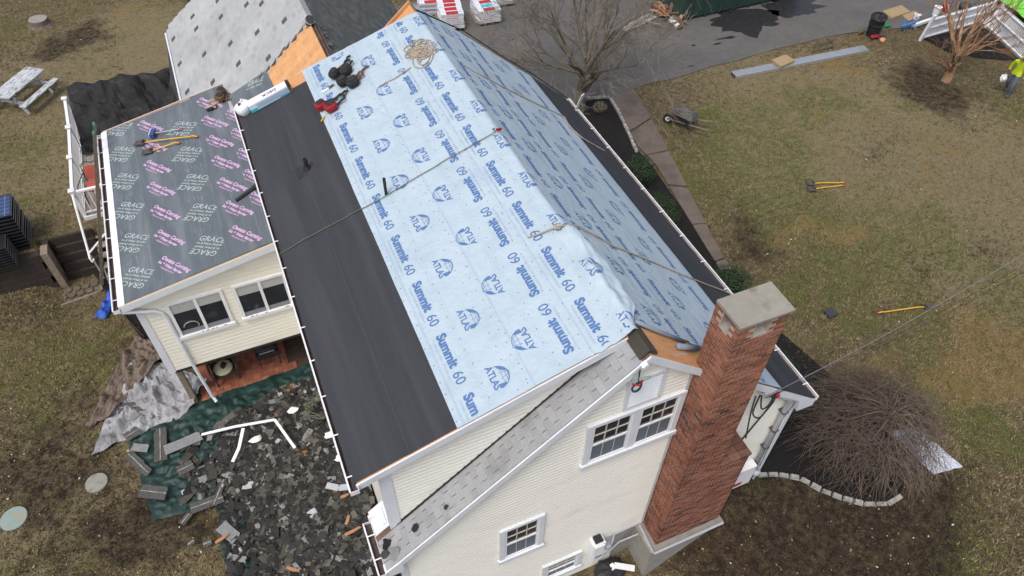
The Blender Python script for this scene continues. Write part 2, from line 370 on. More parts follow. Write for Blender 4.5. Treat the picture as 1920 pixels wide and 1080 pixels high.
def window(parent, u0, u1, z0, z1, fn, panes=1, grid_=(3, 2), label=None):
    # fn(u, z, out); double-hung sashes side by side
    t = .11
    f = MB()
    def bx(mb, a, b, c, d, o0, o1): 
        if True: o0 += .0 if o0 < .0045 else .012; o1 += .012
        p = [fn(a, c, o0), fn(b, c, o0), fn(b, d, o0), fn(a, d, o0), fn(a, c, o1), fn(b, c, o1), fn(b, d, o1), fn(a, d, o1)]
        mb.raw(p, [(0,1,2,3),(4,7,6,5),(0,4,5,1),(1,5,6,2),(2,6,7,3),(3,7,4,0)])
    bx(f, u0, u0+t, z0+t, z1-t*.7, .004, .055); bx(f, u1-t, u1, z0+t, z1-t*.7, .004, .055); bx(f, u0, u1, z1-t*.7, z1, .004, .06); bx(f, u0-.03, u1+.03, z0, z0+t, .004, .085)
    fr = f.build('window_frame', M_trim, parent)
    if label: fr['label'] = label
    wd = (u1-u0-2*t - (panes-1)*.14)/panes
    for i in range(panes):
        a = u0+t+i*(wd+.14); b = a+wd; c = z0+t; d = z1-t*.7; mid = (c+d)/2-.03
        if i: 
            m = MB(); bx(m, a-.14, a, c, d, .004, .05); m.build('mullion', M_trim, fr)
        g = MB(); bx(g, a+.002, b-.002, c+.002, d-.002, .005, .019); g.build('glass', M_glass, fr)
        s2 = MB(); bx(s2, a+.05, b-.05, c+.05, mid-.02, .0205, .0225); s2.build('insect_screen', M_screen, fr)
        s_ = MB()
        for (p_, q_, r_, t_) in ((a, a+.045, c, d), (b-.045, b, c, d), (a+.045, b-.045, c, c+.05), (a+.045, b-.045, d-.045, d), (a+.045, b-.045, mid-.02, mid+.03)): bx(s_, p_, q_, r_, t_, .0195, .042)
        s_.build('sash', M_white, fr)
        for k in range(1, grid_[0]):
            u = a+.045+(b-a-.09)*k/grid_[0]; m = MB(); bx(m, u-.009, u+.009, mid+.031, d-.046, .0195, .032); bx(m, u-.007, u+.007, c+.051, mid-.021, .023, .027); m.build('muntin', M_muntin, fr)
        for k in range(1, grid_[1]):
            z = mid+.03+(d-.045-mid-.03)*k/grid_[1]; m = MB(); bx(m, a+.046, b-.046, z-.009, z+.009, .0195, .0335); m.build('muntin', M_muntin, fr)
    return fr

# ---------------------------------------------------------------- ground
def gh(x, y):
    if y > (14.36 if x < -11.1 else 14.8) and x < -5: return 0.0
    return -1.4*sm((3.1-x)/2.9) + (.36*sm((y-10.5)/3.4)*sm((-10.9-x)/.9) if y < 14.5 else 0)
BL = dict(ochre=[], green=[], soil_shade=[], straw=[])
STRAW = [(1700,330,4.0),(1850,330,3.5),(1600,180,2.5),(1420,170,2.0),(1880,450,3.0),(1450,300,2.0),(200,110,3.0),(300,80,2.5),(120,330,2.5),(120,190,2.5)]
def bl(kind, px, py, r, z=0.0, k=1.0, ry=None):
    p = at(px, py, z=z); BL[kind].append((p.x, p.y, r, ry or r, k))
for a in ((1480,445,.5),(1560,440,.45),(1612,437,.45),(1508,418,.35),(1870,640,1.6),(1900,690,1.0),(1790,715,.7),(1560,118,1.0),(1610,130,.6),(1660,690,.6),(1720,275,.6),(1790,285,.5),(1740,320,.3),(1540,220,.5),(1270,80,.5)): bl('ochre', *a)
for a in ((270,30,1.6),(230,20,1.0)): bl('ochre', *a, 0, .45)
for a in ((1300,310,1.6),(1400,270,1.6),(1350,210,1.2),(1500,200,1.6),(1480,330,1.6),(1560,190,1.0),(1420,380,1.5),(1500,420,1.2),(1620,420,1.0),(1700,420,1.2),(1780,470,1.2),(1680,530,1.0),(1600,500,1.2),(1560,570,1.0),(1780,90,1.0),(1900,200,1.2),(1880,560,1.0),(1700,200,1.0),(1850,820,1.2),(1820,1040,.8),(1830,780,.8),(1780,1060,.8),(1470,560,1.0),(1410,860,.5),(1410,900,.4),(1750,660,1.2)): bl('green', *a, 0, .9)
for a in ((40,20,1.5),(150,20,1.2),(15,65,1.0),(310,20,1.2),(30,290,1.0),(100,255,1.0),(10,300,1.0)): bl('green', *a, 0, .55)
for a in ((60,440,.8),(120,440,.7),(80,620,1.2),(170,655,1.3),(60,700,1.2),(80,770,1.4),(200,790,.8),(250,680,.8),(130,1060,1.0),(350,1000,.6),(90,930,.9),(30,1050,1.0)): bl('green', *a, -1.4, .5)
for a in ((1700,130,1.0),(1740,150,1.2),(1770,190,1.2),(1720,170,.9),(1800,200,.9),(1660,265,.8),(1840,185,.9),(1640,290,.6),(1850,490,.8),(1890,470,.8),(1740,510,.7),(1430,460,1.4),(1380,430,1.0),(1600,1000,2.2),(1450,980,2.0),(1400,1060,1.5),(1500,1060,1.5),(1550,980,1.6),(1480,1030,1.6),(1650,1050,1.6),(1380,1000,1.0),(1580,1070,1.6),(1700,1000,1.2),(1800,930,1.0),(1250,160,.5)): bl('soil_shade', *a, 0, .45)  # soil and leaf patches; those at lower right paint house shade and vignetting
for a in ((140,75,1.3),(100,100,1.0),(170,60,.8)): bl('soil_shade', *a, 0, .7)
for a in ((240,1000,1.2),(300,960,1.0),(180,1040,1.0),(150,870,1.2),(100,895,1.0),(60,920,1.0),(340,940,.9),(250,1050,.9),(150,760,1.0),(30,800,1.0),(250,640,.9),(60,580,1.0)): bl('soil_shade', *a, -1.4, .5)
for a in STRAW: bl('straw', *a)
bl('straw', 130, 850, 1.8, -1.4); bl('straw', 60, 1010, 1.5, -1.4); bl('straw', 300, 1040, 1.2, -1.4)
def blobs(kind, x, y):
    s_ = 0; x, y = x + .9*nz(x*.55, y*.55, 3) + .35*nz(x*1.7, y*1.7, 4), y + .9*nz(x*.55+9, y*.55, 5) + .35*nz(x*1.7, y*1.7+7, 6)
    for bx_, by_, r, ry, k in BL[kind]:
        q = ((x-bx_)/r)**2 + ((y-by_)/ry)**2
        if q < 6: s_ += k*math.exp(-q*.9)
    return min(1.0, s_)
def axis(lo, hi, a, b, fine, extra=()):
    v = []; x = a
    while x < b: v.append(x); x += fine
    x = b; st = fine*2
    while x < hi: v.append(x); x += st; st *= 1.35
    v.append(hi); x = a - fine*2; st = fine*2
    while x > lo: v.append(x); x -= st; st *= 1.35
    v.append(lo); v += list(extra); return sorted(set(round(q, 3) for q in v))
gx = axis(-400, 400, -16, 30, .25); gy = axis(-400, 400, -5, 32, .25, (14.34, 14.37, 14.78, 14.81))
nx, ny = len(gx), len(gy)
gv = [(x, y, gh(x, y) + (.02*nz(x*.8, y*.8) if -16 < x < 30 and -5 < y < 32 else 0)) for y in gy for x in gx]
gf = [(j*nx+i, j*nx+i+1, (j+1)*nx+i+1, (j+1)*nx+i) for j in range(ny-1) for i in range(nx-1)]
gm = MB(); gm.v = gv; gm.f = gf; gm.m = [0]*len(gf)
def lawn_mat():
    m = bpy.data.materials.new('dormant_lawn'); m.use_nodes = True; t = m.node_tree; N = t.nodes; L = t.links; b = N['Principled BSDF']
    b.inputs['Roughness'].default_value = .95; b.inputs['Specular IOR Level'].default_value = .15
    co = N.new('ShaderNodeTexCoord').outputs['Object']
    def noi(sc_, det=8, ro=.65):
        n = N.new('ShaderNodeTexNoise'); n.inputs['Scale'].default_value = sc_; n.inputs['Detail'].default_value = det; n.inputs['Roughness'].default_value = ro; L.new(co, n.inputs['Vector']); return n.outputs['Fac']
    def ramp(f, a, b_, ca=(0,0,0), cb=(1,1,1)):
        r = N.new('ShaderNodeValToRGB'); r.color_ramp.elements[0].position = a; r.color_ramp.elements[1].position = b_; r.color_ramp.elements[0].color = (*ca, 1); r.color_ramp.elements[1].color = (*cb, 1); L.new(f, r.inputs[0]); return r.outputs[0]
    def mix(f, A, B, typ='MIX'):
        x = N.new('ShaderNodeMix'); x.data_type = 'RGBA'; x.blend_type = typ
        for s_, q in (('Factor', f), ('A', A), ('B', B)):
            if isinstance(q, (tuple, float)): x.inputs[s_].default_value = (*q, 1) if isinstance(q, tuple) else q
            else: L.new(q, x.inputs[s_])
        return x.outputs['Result']
    def ma(op, a, b_):
        x = N.new('ShaderNodeMath'); x.operation = op; x.use_clamp = op not in ('SUBTRACT', 'ADD') and not (op == 'MULTIPLY' and isinstance(b_, float) and b_ > 1)
        for i, q in enumerate((a, b_)):
            if isinstance(q, float): x.inputs[i].default_value = q
            else: L.new(q, x.inputs[i])
        return x.outputs[0]
    def att(n): a = N.new('ShaderNodeAttribute'); a.attribute_name = n; return a.outputs['Fac']
    fine = noi(30, 8, .8); mid = noi(2.0, 10, .78); big = noi(.4, 8); fm = noi(6, 9, .8)
    base = ramp(fine, .38, .64, (.040,.029,.016), (.210,.163,.085))
    base = mix(ma('MULTIPLY', ramp(mid, .49, .57), .8), base, ramp(fine, .36, .66, (.026,.019,.013), (.120,.088,.055)))
    base = mix(ma('MULTIPLY', ramp(ma('ADD', fm, ma('MULTIPLY', att('straw'), .12)), .50, .60), .75), base, ramp(fine, .36, .64, (.095,.075,.042), (.35,.29,.165)))
    def mask(n, sc_, k=1.1, lo=.42, hi=.62): return ramp(ma('ADD', att(n), ma('MULTIPLY', ma('SUBTRACT', noi(sc_, 9, .75), .5), k)), lo, hi)
    gr = ramp(fine, .36, .66, (.022,.033,.007), (.165,.178,.046))
    gmask = ma('MULTIPLY', ramp(ma('ADD', ma('MULTIPLY', att('green'), .17), noi(1.7, 12, .85)), .56, .66), ramp(noi(5.5, 9, .85), .42, .54))
    base = mix(ma('MULTIPLY', gmask, .9), base, gr)
    oc = ramp(fine, .34, .66, (.12,.075,.026), (.31,.215,.09))
    base = mix(ma('MULTIPLY', mask('ochre', 2.4, 2.0, .38, 1.0), .75), base, oc)
    so_ = ramp(fine, .38, .68, (.009,.006,.004), (.055,.037,.026))
    base = mix(ma('MULTIPLY', mask('soil_shade', 2.4, 2.6, .34, .95), ramp(fm, .36, .54)), base, so_)  # dark ground tone: real soil plus the painted shade at lower right
    L.new(base, b.inputs['Base Color'])
    bp = N.new('ShaderNodeBump'); bp.inputs['Strength'].default_value = .9; bp.inputs['Distance'].default_value = .05; L.new(noi(22, 8, .8), bp.inputs['Height']); L.new(bp.outputs[0], b.inputs['Normal'])
    return m
M_lawn = lawn_mat()
ground = struct(gm.build('lawn', M_lawn, smooth=True))
for kind in BL:
    a = ground.data.attributes.new(kind, 'FLOAT', 'POINT')
    a.data.foreach_set('value', [blobs(kind, x, y) for x, y, z in gv])

# thin grass blades and fallen leaves that give the lawn its nap
def lawn_ok(x, y):
    if -4.6 < x < 4.6 and -.8 < y < 11.6: return False
    if x > 1 and 15.0 < y < 23.5: return False
    if 4.2 < x < 8.1 + (y-10)*.12 and y > -1.2 and y < 15.2: return False
    if -8.2 < x < 2 and y > 7.9: return False
    if -10 < x < -8 and y > 14.4 and y < 21: return False
    return True
gb = MB(); rg = random.Random(3)
pal = 5
for i in range(105000):
    px, py = rg.uniform(-40, 1960), rg.uniform(-30, 1110)
    lowside = px < 760
    p = at(px, py, z=0.0)
    if lowside:
        q = at(px, py, z=-1.4)
        if q.y < 14.3 and q.x < 1: p = q
    if not lawn_ok(p.x, p.y) or p.y > 40: continue
    z = gh(p.x, p.y); g_ = blobs('green', p.x, p.y); s_ = blobs('soil_shade', p.x, p.y)
    if rg.random() < s_*.5: continue
    cl = nz(p.x*1.1, p.y*1.1, 6)*1.6 + nz(p.x*3.5, p.y*3.5, 2)*.7
    m = 1 if rg.random() < (.12 + g_*.22 + cl*.5)*(.45 if p.x < -4 else 1) else (0 if rg.random() < .60 - cl*.3 else 2)
    if rg.random() < s_*1.3: m = 3  # blades darkened over soil and over the painted house shade
    for k in range(2):
        a = rg.uniform(0, 6.28); h = rg.uniform(.03, .08)*(1.25 if m == 1 else 1); wv = rg.uniform(.007, .017); ln = rg.uniform(.02, .09)
        x, y = p.x + rg.uniform(-.05, .05), p.y + rg.uniform(-.05, .05)
        gb.poly([(x-wv*math.sin(a), y+wv*math.cos(a), z), (x+wv*math.sin(a), y-wv*math.cos(a), z), (x+ln*math.cos(a), y+ln*math.sin(a), z+h)], m)
M_g1 = flat('straw_grass', (.25,.20,.105), .9); M_g2 = flat('green_grass', (.12,.145,.035), .9); M_g3 = flat('brown_grass', (.13,.09,.055), .9)
tag(gb.build('grass', [M_g1, M_g2, M_g3, flat('dark_brown_grass', (.042,.03,.021), .9)]), 'short dormant grass blades all over the lawn', 'grass', kind='stuff')
lf = MB()
for i in range(5200):
    px, py = rg.uniform(-40, 1960), rg.uniform(-30, 1110)
    p = at(px, py, z=0.0)
    if px < 760:
        q = at(px, py, z=-1.4)
        if q.y < 14.3 and q.x < 1: p = q
    if not lawn_ok(p.x, p.y) or p.y > 40: continue
    s_ = blobs('soil_shade', p.x, p.y)
    if rg.random() > .25 + s_: continue
    z = gh(p.x, p.y) + rg.uniform(.02, .05); a = rg.uniform(0, 6.28); r = rg.uniform(.018, .04)
    tl = rg.uniform(-.02, .02)
    lf.poly([(p.x+r*math.cos(a), p.y+r*math.sin(a), z+tl), (p.x-r*.6*math.sin(a), p.y+r*.6*math.cos(a), z+.008), (p.x-r*math.cos(a), p.y-r*math.sin(a), z-tl), (p.x+r*.6*math.sin(a), p.y-r*.6*math.cos(a), z-.004)], 0 if rg.random() < .62 else (1 if rg.random() < .75 else 2))
tag(lf.build('fallen_leaves', [flat('leaf_brown', (.10,.055,.035), .9), flat('leaf_tan', (.30,.21,.12), .9), flat('leaf_pale', (.52,.47,.38), .9)]), 'dry brown and tan leaves scattered over the lawn', 'leaves', kind='stuff')

# driveway, walkway, beds
M_asph = mat('asphalt', (.103,.097,.091), (.130,.123,.115), 3, .88, bump=.4, bscale=90, c3=(.095,.089,.083), s3=.5, t3=(.45,.7))
M_wet = mat('wet_asphalt', (.016,.016,.017), (.03,.03,.031), 4, .45, spec=.4)
M_mulch = mat('black_mulch', (.006,.005,.005), (.014,.012,.011), 30, .95, bump=1.0, bscale=40)
M_soil = mat('bare_soil', (.05,.033,.024), (.09,.062,.042), 8, .95, bump=.6, c3=(.20,.14,.08), s3=2, t3=(.55,.7))
def sheet(name, pts, mt, z, sub=0):
    mb = MB(); mb.poly([(x, y, z) for x, y in pts]); return mb.build(name, mt)
edge = [(7.0,14.9),(8.3,15.08),(9.5,15.17),(10.4,15.30),(11.2,15.22),(12,15.3),(13.4,15.42),(14.4,15.38),(15.4,15.47),(16.6,15.55),(17.6,15.5),(19,15.55),(20.3,15.42),(21.6,15.15),(22.6,14.9),(24,14.8),(26,15.2),(60,16)]
struct(sheet('driveway', [(1.9,14.9)] + edge + [(60,30),(24,26),(14,23.6),(8,23.6),(1.9,25)], M_asph, .026))
def stain(x, y, rx, ry, seed, n=46):
    mb = MB(); pts = []
    for k in range(n):
        a = 2*math.pi*k/n; e = 1 + .5*nz(math.cos(a)*2.2+seed, math.sin(a)*2.2) + .25*nz(math.cos(a)*7+seed, math.sin(a)*7)
        pts.append((x+rx*e*math.cos(a), y+ry*e*math.sin(a), .030))
    mb.poly(pts); return mb
for i, (px, py, rx, ry) in enumerate(((1400,38,1.6,1.0),(1480,12,1.5,.9),(1370,70,.22,.1),(1345,82,.2,.06),(1300,85,.1,.07),(1355,72,.3,.05),(1295,124,.16,.035))):
    p = at(px, py, z=.03); struct(stain(p.x, p.y, rx, ry, i*3.7).build('wet_stain', M_wet))
WALK_L = [(8.45,15.1),(7.85,12.2),(7.95,11.0),(7.55,8.5),(7.25,6.6),(7.0,4.6)]; WALK_R = [(9.5,15.16),(9.05,12.75),(8.55,10.6),(8.0,8.3),(7.6,6.6),(7.3,4.6)]
M_walk = mat('walk_slab', (.150,.118,.095), (.118,.093,.077), 5, .9, bump=.2, c3=(.075,.06,.052), s3=1.2, t3=(.5,.75))
wk = struct(sheet('walkway', WALK_L + WALK_R[::-1], M_soil, .022))
def lerp2(l, t):
    t = t*(len(l)-1); i = min(int(t), len(l)-2); f = t-i; return (l[i][0]+(l[i+1][0]-l[i][0])*f, l[i][1]+(l[i+1][1]-l[i][1])*f)
cutsw = [0, .16, .33, .5, .67, .84, 1]
for a, b in zip(cutsw, cutsw[1:]):
    a += .004; b -= .004; l0, r0, l1, r1 = lerp2(WALK_L, a), lerp2(WALK_R, a), lerp2(WALK_L, b), lerp2(WALK_R, b); lm, rm = lerp2(WALK_L, (a+b)/2), lerp2(WALK_R, (a+b)/2)
    dzz = rnd(0, .012); MB().slab([(*q, .055+dzz) for q in (l0, lm, l1, r1, rm, r0)], .05).build('paving_slab', M_walk, wk)
bed = struct(sheet('mulch_bed', [(4.25,-.25),(4.7,-.3),(5.1,-.6),(5.4,-1.05),(5.7,-1.4),(6.1,-1.68),(6.6,-1.86),(7.05,-1.7),(7.45,-1.4),(7.7,-1.0),(7.9,0),(7.6,2),(7.1,4.6),(7.3,6.6),(7.55,8.5),(7.8,11.0),(7.75,12.2),(8.4,15.0),(7.2,15.15),(4.25,15.2)], M_mulch, .035))
struct(sheet('mulch_bed', [at(px, py, z=0).to_2d() for px, py in ((1728,72),(1775,98),(1840,110),(1905,115),(1935,105),(1870,40),(1840,50))], M_mulch, .032))
struct(sheet('mulch_bed', [(-10.2,14.3),(-9.75,13.0),(-9.05,11.05),(-8.0,10.0),(-8.0,14.3)], M_mulch, -1.365))
chips = MB()
for i in range(3500):
    x, y = rg.uniform(4.3, 8.2), rg.uniform(-1.7, 15)
    if y < -.3 and x < 4.4 - y*.9: continue
    if x > 7.5 and y > 0 and y < 10: continue
    a = rg.uniform(0, 6.28); r = rg.uniform(.02, .05); chips.poly([(x+r*math.cos(a), y+r*math.sin(a), .04+rg.uniform(0,.04)), (x-.3*r*math.sin(a), y+.3*r*math.cos(a), .06), (x-r*math.cos(a), y-r*math.sin(a), .04+rg.uniform(0,.03))], 0 if rg.random() < .85 else 1)
tag(chips.build('mulch_chips', [flat('chip_dark', (.009,.008,.007), .95), flat('chip_brown', (.05,.035,.025), .95)]), 'dark wood chips covering the planting bed beside the house', 'mulch', kind='stuff')
# ================================================================ main house
house = thing('house', 'large cream sided cape house with blue white underlayment on its roof', 'house', (0, 5.5, 0))
FRONT = lambda u, z, o: (u, -o, z)
# walls
MB().box(-4.16, 4.16, .004, 11.25, -1.6, 3.3).raw([(-4.1,.004,3.3),(4.1,.004,3.3),(0,.004,6.78),(-4.1,11.25,3.3),(4.1,11.25,3.3),(0,11.25,6.78)], [(0,1,2),(3,5,4),(0,2,5,3),(1,4,5,2)]).build('wall_core', M_siding, house)
siding('gable_siding', [(-4.2,-1.36),(.42,-1.36),(.42,.08),(-4.2,.08)], FRONT, .104, M_siding, house)
siding('gable_siding', [(-4.2,.08),(4.2,.08),(4.2,3.33),(.02,6.84),(-.02,6.84),(-4.2,3.33)], FRONT, .104, M_siding, house)
MB().box(.42, 4.19, -.012, .003, -1.6, .078).box(-4.19, .418, -.012, .003, -2.0, -1.363).build('foundation', M_concrete, house)
RIGHT = lambda u, z, o: (4.2+o, u, z)
siding('side_siding', [(0,.08),(11.25,.08),(11.25,3.1),(0,3.1)], RIGHT, .104, M_siding, house)
MB().box(4.13, 4.235, -.035, .10, .03, 3.2).build('corner_board', M_trim, house)
MB().box(-4.245, -4.12, -.035, .10, -1.4, 3.2).build('corner_board', M_trim, house)
# dormer
dn = siding('dormer_siding', [(-4.16,3.52),(-4.16,5.60),(-.02,6.92),(-.02,6.96)], lambda u, z, o: (u, .44-o, z), .104, M_siding, house)
MB().raw([(-4.12,.444,3.3),(0,.444,6.9),(-4.12,.444,5.6),(-4.12,10.8,3.3),(0,10.8,6.9),(-4.12,10.8,5.6)], [(0,1,2),(3,5,4),(0,2,5,3),(2,1,4,5)]).build('dormer_core', M_siding, house)
MB().box(-4.215, -4.02, .405, .435, 3.45, 5.5).box(-4.215, -4.18, .438, .56, 3.42, 5.5).build('corner_board', M_trim, house)
siding('dormer_side_siding', [(.5,3.4),(10.8,3.4),(10.8,5.5),(.5,5.5)], lambda u, z, o: (-4.16-o, u, z), .104, M_siding, house)
# flashing where the dormer cheek meets the strip of old roof
MB().slab([(-4.1,.395,sz(-4.1)+.004),(-4.1,.425,sz(-4.1)+.004),(-.05,.425,sz(-.05)+.004),(-.05,.395,sz(-.05)+.004)], .006).build('flashing', M_black, house)
# roof decks
MB().slab([(0,-.15,7.0-.03),(4.49,-.15,rz(4.49)-.03),(4.49,11.4,rz(4.49)-.03),(0,11.4,7.0-.03)], .13).build('roof_deck', M_deck, house)
MB().slab([(-4.54,.30,dz(-4.54)-.012),(0,.30,7-.012),(0,10.86,7-.012),(-4.54,10.86,dz(-4.54)-.012)], .12).build('dormer_roof_deck', M_deck, house)
MB().slab([(-4.49,-.15,sz(-4.49)-.03),(0,-.15,7-.03),(0,.5,7-.03),(-4.49,.5,sz(-4.49)-.03)], .12).build('roof_deck', M_deckdark, house)
MB().slab([(-4.49,.51,sz(-4.49)-.035),(-4.2,.51,sz(-4.2)-.035),(-4.2,1.0,sz(-4.2)-.035),(-4.49,1.0,sz(-4.49)-.035)], .12).build('roof_deck', M_trim, house)
MB().slab([(-4.49,10.7,sz(-4.49)-.03),(0,10.7,7-.03),(0,11.4,7-.03),(-4.49,11.4,sz(-4.49)-.03)], .12).build('roof_deck', M_deck, house)
MB().beam((-.9,11.37,sz(-.9)+.02), (0.02,11.37,7.03), .05, .10).build('rake_board', M_deck, house)
# trims on the rakes
def rake(x0, z0, x1, z1, y, h=.17, nm='rake_board', m=M_trim, th=.03):
    MB().raw([(x0,y-th,z0),(x1,y-th,z1),(x1,y-th,z1-h),(x0,y-th,z0-h),(x0,y,z0),(x1,y,z1),(x1,y,z1-h),(x0,y,z0-h)], [(0,1,2,3),(4,7,6,5),(0,4,5,1),(3,2,6,7),(1,5,6,2),(0,3,7,4)]).build(nm, m, house)
rake(4.5, rz(4.5)-.02, 0, 6.98, -.152); rake(-4.5, sz(-4.5)-.045, 0, 6.955, -.152)
rake(-4.56, dz(-4.56)-.02, -.05, dz(-.05)-.02, .298, .16)
MB().slab([(4.4,-.15,rz(4.4)-.17),(0,-.15,6.83),(0,-.02,6.83),(4.4,-.02,rz(4.4)-.17)], .01).slab([(-4.4,-.15,sz(-4.4)-.17),(0,-.15,6.83),(0,-.02,6.83),(-4.4,-.02,sz(-4.4)-.17)], .01).build('soffit', M_trim, house)
MB().raw([(-4.52,-.185,3.17),(-4.2,-.185,3.40),(-4.2,-.185,2.98),(-4.52,-.185,2.98),(-4.52,-.02,3.17),(-4.2,-.02,3.40),(-4.2,-.02,2.98),(-4.52,-.02,2.98)], [(0,1,2,3),(4,7,6,5),(0,4,5,1),(3,2,6,7),(1,5,6,2),(0,3,7,4)]).build('eave_return', M_trim, house)
MB().raw([(4.52,-.185,3.15),(4.0,-.185,3.55),(4.12,-.185,3.0),(4.52,-.185,2.98),(4.52,-.02,3.15),(4.0,-.02,3.55),(4.12,-.02,3.0),(4.52,-.02,2.98)], [(0,3,2,1),(4,5,6,7),(0,1,5,4),(3,7,6,2),(1,2,6,5),(0,4,7,3)]).build('eave_return', M_trim, house)
MB().box(4.23, 4.47, -.02, 11.3, 3.0, 3.03).box(4.44, 4.475, -.02, 11.35, 3.03, 3.16).build('fascia', M_trim, house)
MB().box(-4.53, -4.50, .32, 10.85, 5.36, 5.53).box(-4.50, -4.18, .45, 10.8, 5.37, 5.40).build('fascia', M_trim, house)
gutter(house, -4.535, 5.55, .20, 10.72, -1, [.45+i*.78 for i in range(13)])
gutter(house, 4.485, 3.19, -.16, 11.32, 1, [.2+i*.95 for i in range(12)])
gutter(house, -4.50, 3.18, -.19, .82, -1, [.1, .55])
MB().box(-4.52, -4.24, .83, .88, 3.02, 3.30).box(-4.30, -4.25, .58, .88, 3.3, 3.40).build('eave_trim', M_white, house)
# felt courses (dormer, two) and right eave course
def sheetpart(name, x0, x1, y0, y1, zf, off, mt, th=.006, ny_=110, edge_wob=.008):
    mb = MB()
    def f(u, v, o):
        y = y0+(y1-y0)*v; e = edge_wob*(nz(v*9, x0*7, 3)+.4*nz(v*40, x0*5)); x = x0+(x1-x0)*u + (e if u in (0, 1) else 0)
        return (x, y, zf(x)+o + wob(x, y))
    mb.grid(lambda u, v: f(u, v, off), 14, ny_); mb.grid(lambda u, v: f(1-u, v, off-th), 4, 30)
    return mb.build(name, mt, house, smooth=True)
sheetpart('felt_course', -4.60, -3.68, .31, 10.80, dz, .000, M_felt); sheetpart('felt_course', -3.76, -2.84, .305, 10.4, dz, .008, M_felt)
MB().slab([(-3.685,.32,dz(-3.685)+.022),(-3.678,.32,dz(-3.678)+.022),(-3.678,10.3,dz(-3.678)+.022),(-3.685,10.3,dz(-3.685)+.022)], .004).build('felt_selvage', flat('selvage_line', (.075,.075,.08)), house)
sheetpart('felt_course', 3.9, 4.52, -.16, 11.42, rz, .000, M_felt); sheetpart('felt_course', 3.2, 3.95, -.155, 11.42, rz, .008, M_felt)
# underlayment on the dormer: lower and middle courses
cD, cR = math.cos(math.atan(DS)), math.cos(math.atan(RS))
def surfD(off): return lambda d, y: (lambda x: (x, y, dz(x)+off+wob(x, y)))(d*cD)
def surfR(off): return lambda d, y: (lambda x: (x, y, rz(x)+off+wob(x, y)))(d*cR)
def toD(x): return x/cD
def toR(x): return x/cR
s1 = sheetpart('underlayment_course', -2.92, -1.70, .29, 10.87, dz, .014, M_under)
print_rows('printed_lettering', s1, [('S', toD(-2.60), .25, False), ('A', toD(-2.10), .74, False)], .29, 10.82, surfD(.018), 1.255, (toD(-2.82), toD(-2.80)), (toD(-2.40),))
nails(s1, [toD(-2.87), toD(-2.34), toD(-1.92)], .3, 10.8, surfD(.017), .30)
s2 = sheetpart('underlayment_course', -1.80, -.64, .29, 10.87, dz, .020, M_under)
print_rows('printed_lettering', s2, [('A', toD(-1.47), 1.14, True), ('S', toD(-.97), 1.0, True)], .29, 10.82, surfD(.024), 1.255, (toD(-1.66), toD(-1.645), toD(-.74)), (toD(-1.33),))
nails(s2, [toD(-1.74), toD(-1.70), toD(-1.22), toD(-.86)], .3, 10.8, surfD(.023), .30)
# courses on the right slope
rowsR = [(2.10, 3.36, [('A', toR(2.40), 2.31, True), ('S', toR(2.86), 2.25, True)], .014), (1.28, 2.16, [('S', toR(1.50), 1.6, False), ('A', toR(1.90), 1.66, False)], .020), (.82, 1.33, [('S', toR(1.06), .7, True)], .026), (.06, .88, [('S', toR(.33), .95, False), ('A', toR(.70), .84, False)], .032)]
for i, (a, b, rows, off) in enumerate(rowsR):
    ys = .46 if b < 2.0 else (.42 if b < 3 else -.14)
    s_ = sheetpart('underlayment_course', a, b, ys, 11.40, rz, off, M_under)
    print_rows('printed_lettering', s_, rows, ys, 11.36, surfR(off+.004), 1.235, (toR(b-.06), toR(b-.045)), (toR(b-.2),) if i < 2 else ())
    nails(s_, [toR(b-.04), toR((a+b)/2)], ys, 11.36, surfR(off+.003), .32)
# ridge course, loose over the ridge at its near end
def edge_r(y):
    e = .16 + .05*nz(y*1.3, 4) + (.20*sm((2.7-y)/1.0) if y < 3 else 0) + .06*nz(y*4, 9)
    if y < .85: e = .34 - .33*sm((.85-y)/.5)
    return e
def ridge_s(d, y, off=.028):
    wr = max(0.0, 1-abs(d+.05)/.5)
    k = .06
    if d < 0: x = d*cD; z = 7 + DS*x
    else: x = d*cR; z = 7 + RS*x
    t = max(0.0, 1-abs(d)/k); z -= .012*t*t
    loose = sm((3.4-y)/1.4)*sm((d+.42)/.40)
    z += wr*(.012*nz(d*5, y*2.4, 1) + .006*nz(d*11, y*7, 2)) + loose*(.10 + .12*nz(d*3+3, y*1.7, 7) + .07*abs(nz(d*7, y*3.4, 3)) + .09*sm(d/.3))
    if d < -.3 : z += 0
    return Vector((x, y, z+off+wob(x, y)))
mb = MB(); NV = 170
def rfn(u, v):
    y = .27 + 10.6*v + (.03*nz(u*6, 1) if v == 0 else 0); d = -.78 + (edge_r(y)+.78)*u
    return ridge_s(d, y)
mb.grid(rfn, 26, NV); mb.grid(lambda u, v: rfn(1-u, v) - Vector((0,0,.006)), 26, NV)
s3 = mb.build('underlayment_course', M_under, house, smooth=True); s3['label'] = 'wrinkled ridge course of underlayment with a loose torn near end'
def ridge_p(d, y): return ridge_s(min(d, edge_r(y)-.01), y, .033)
print_rows('printed_lettering', s3, [('S', -.50, .82, False), ('A', -.05, .42, False)], .29, 10.82, ridge_p, 1.25, (-.735, -.72), (-.30,))
nails(s3, [-.76, -.55, -.25], .3, 10.8, ridge_p, .33)
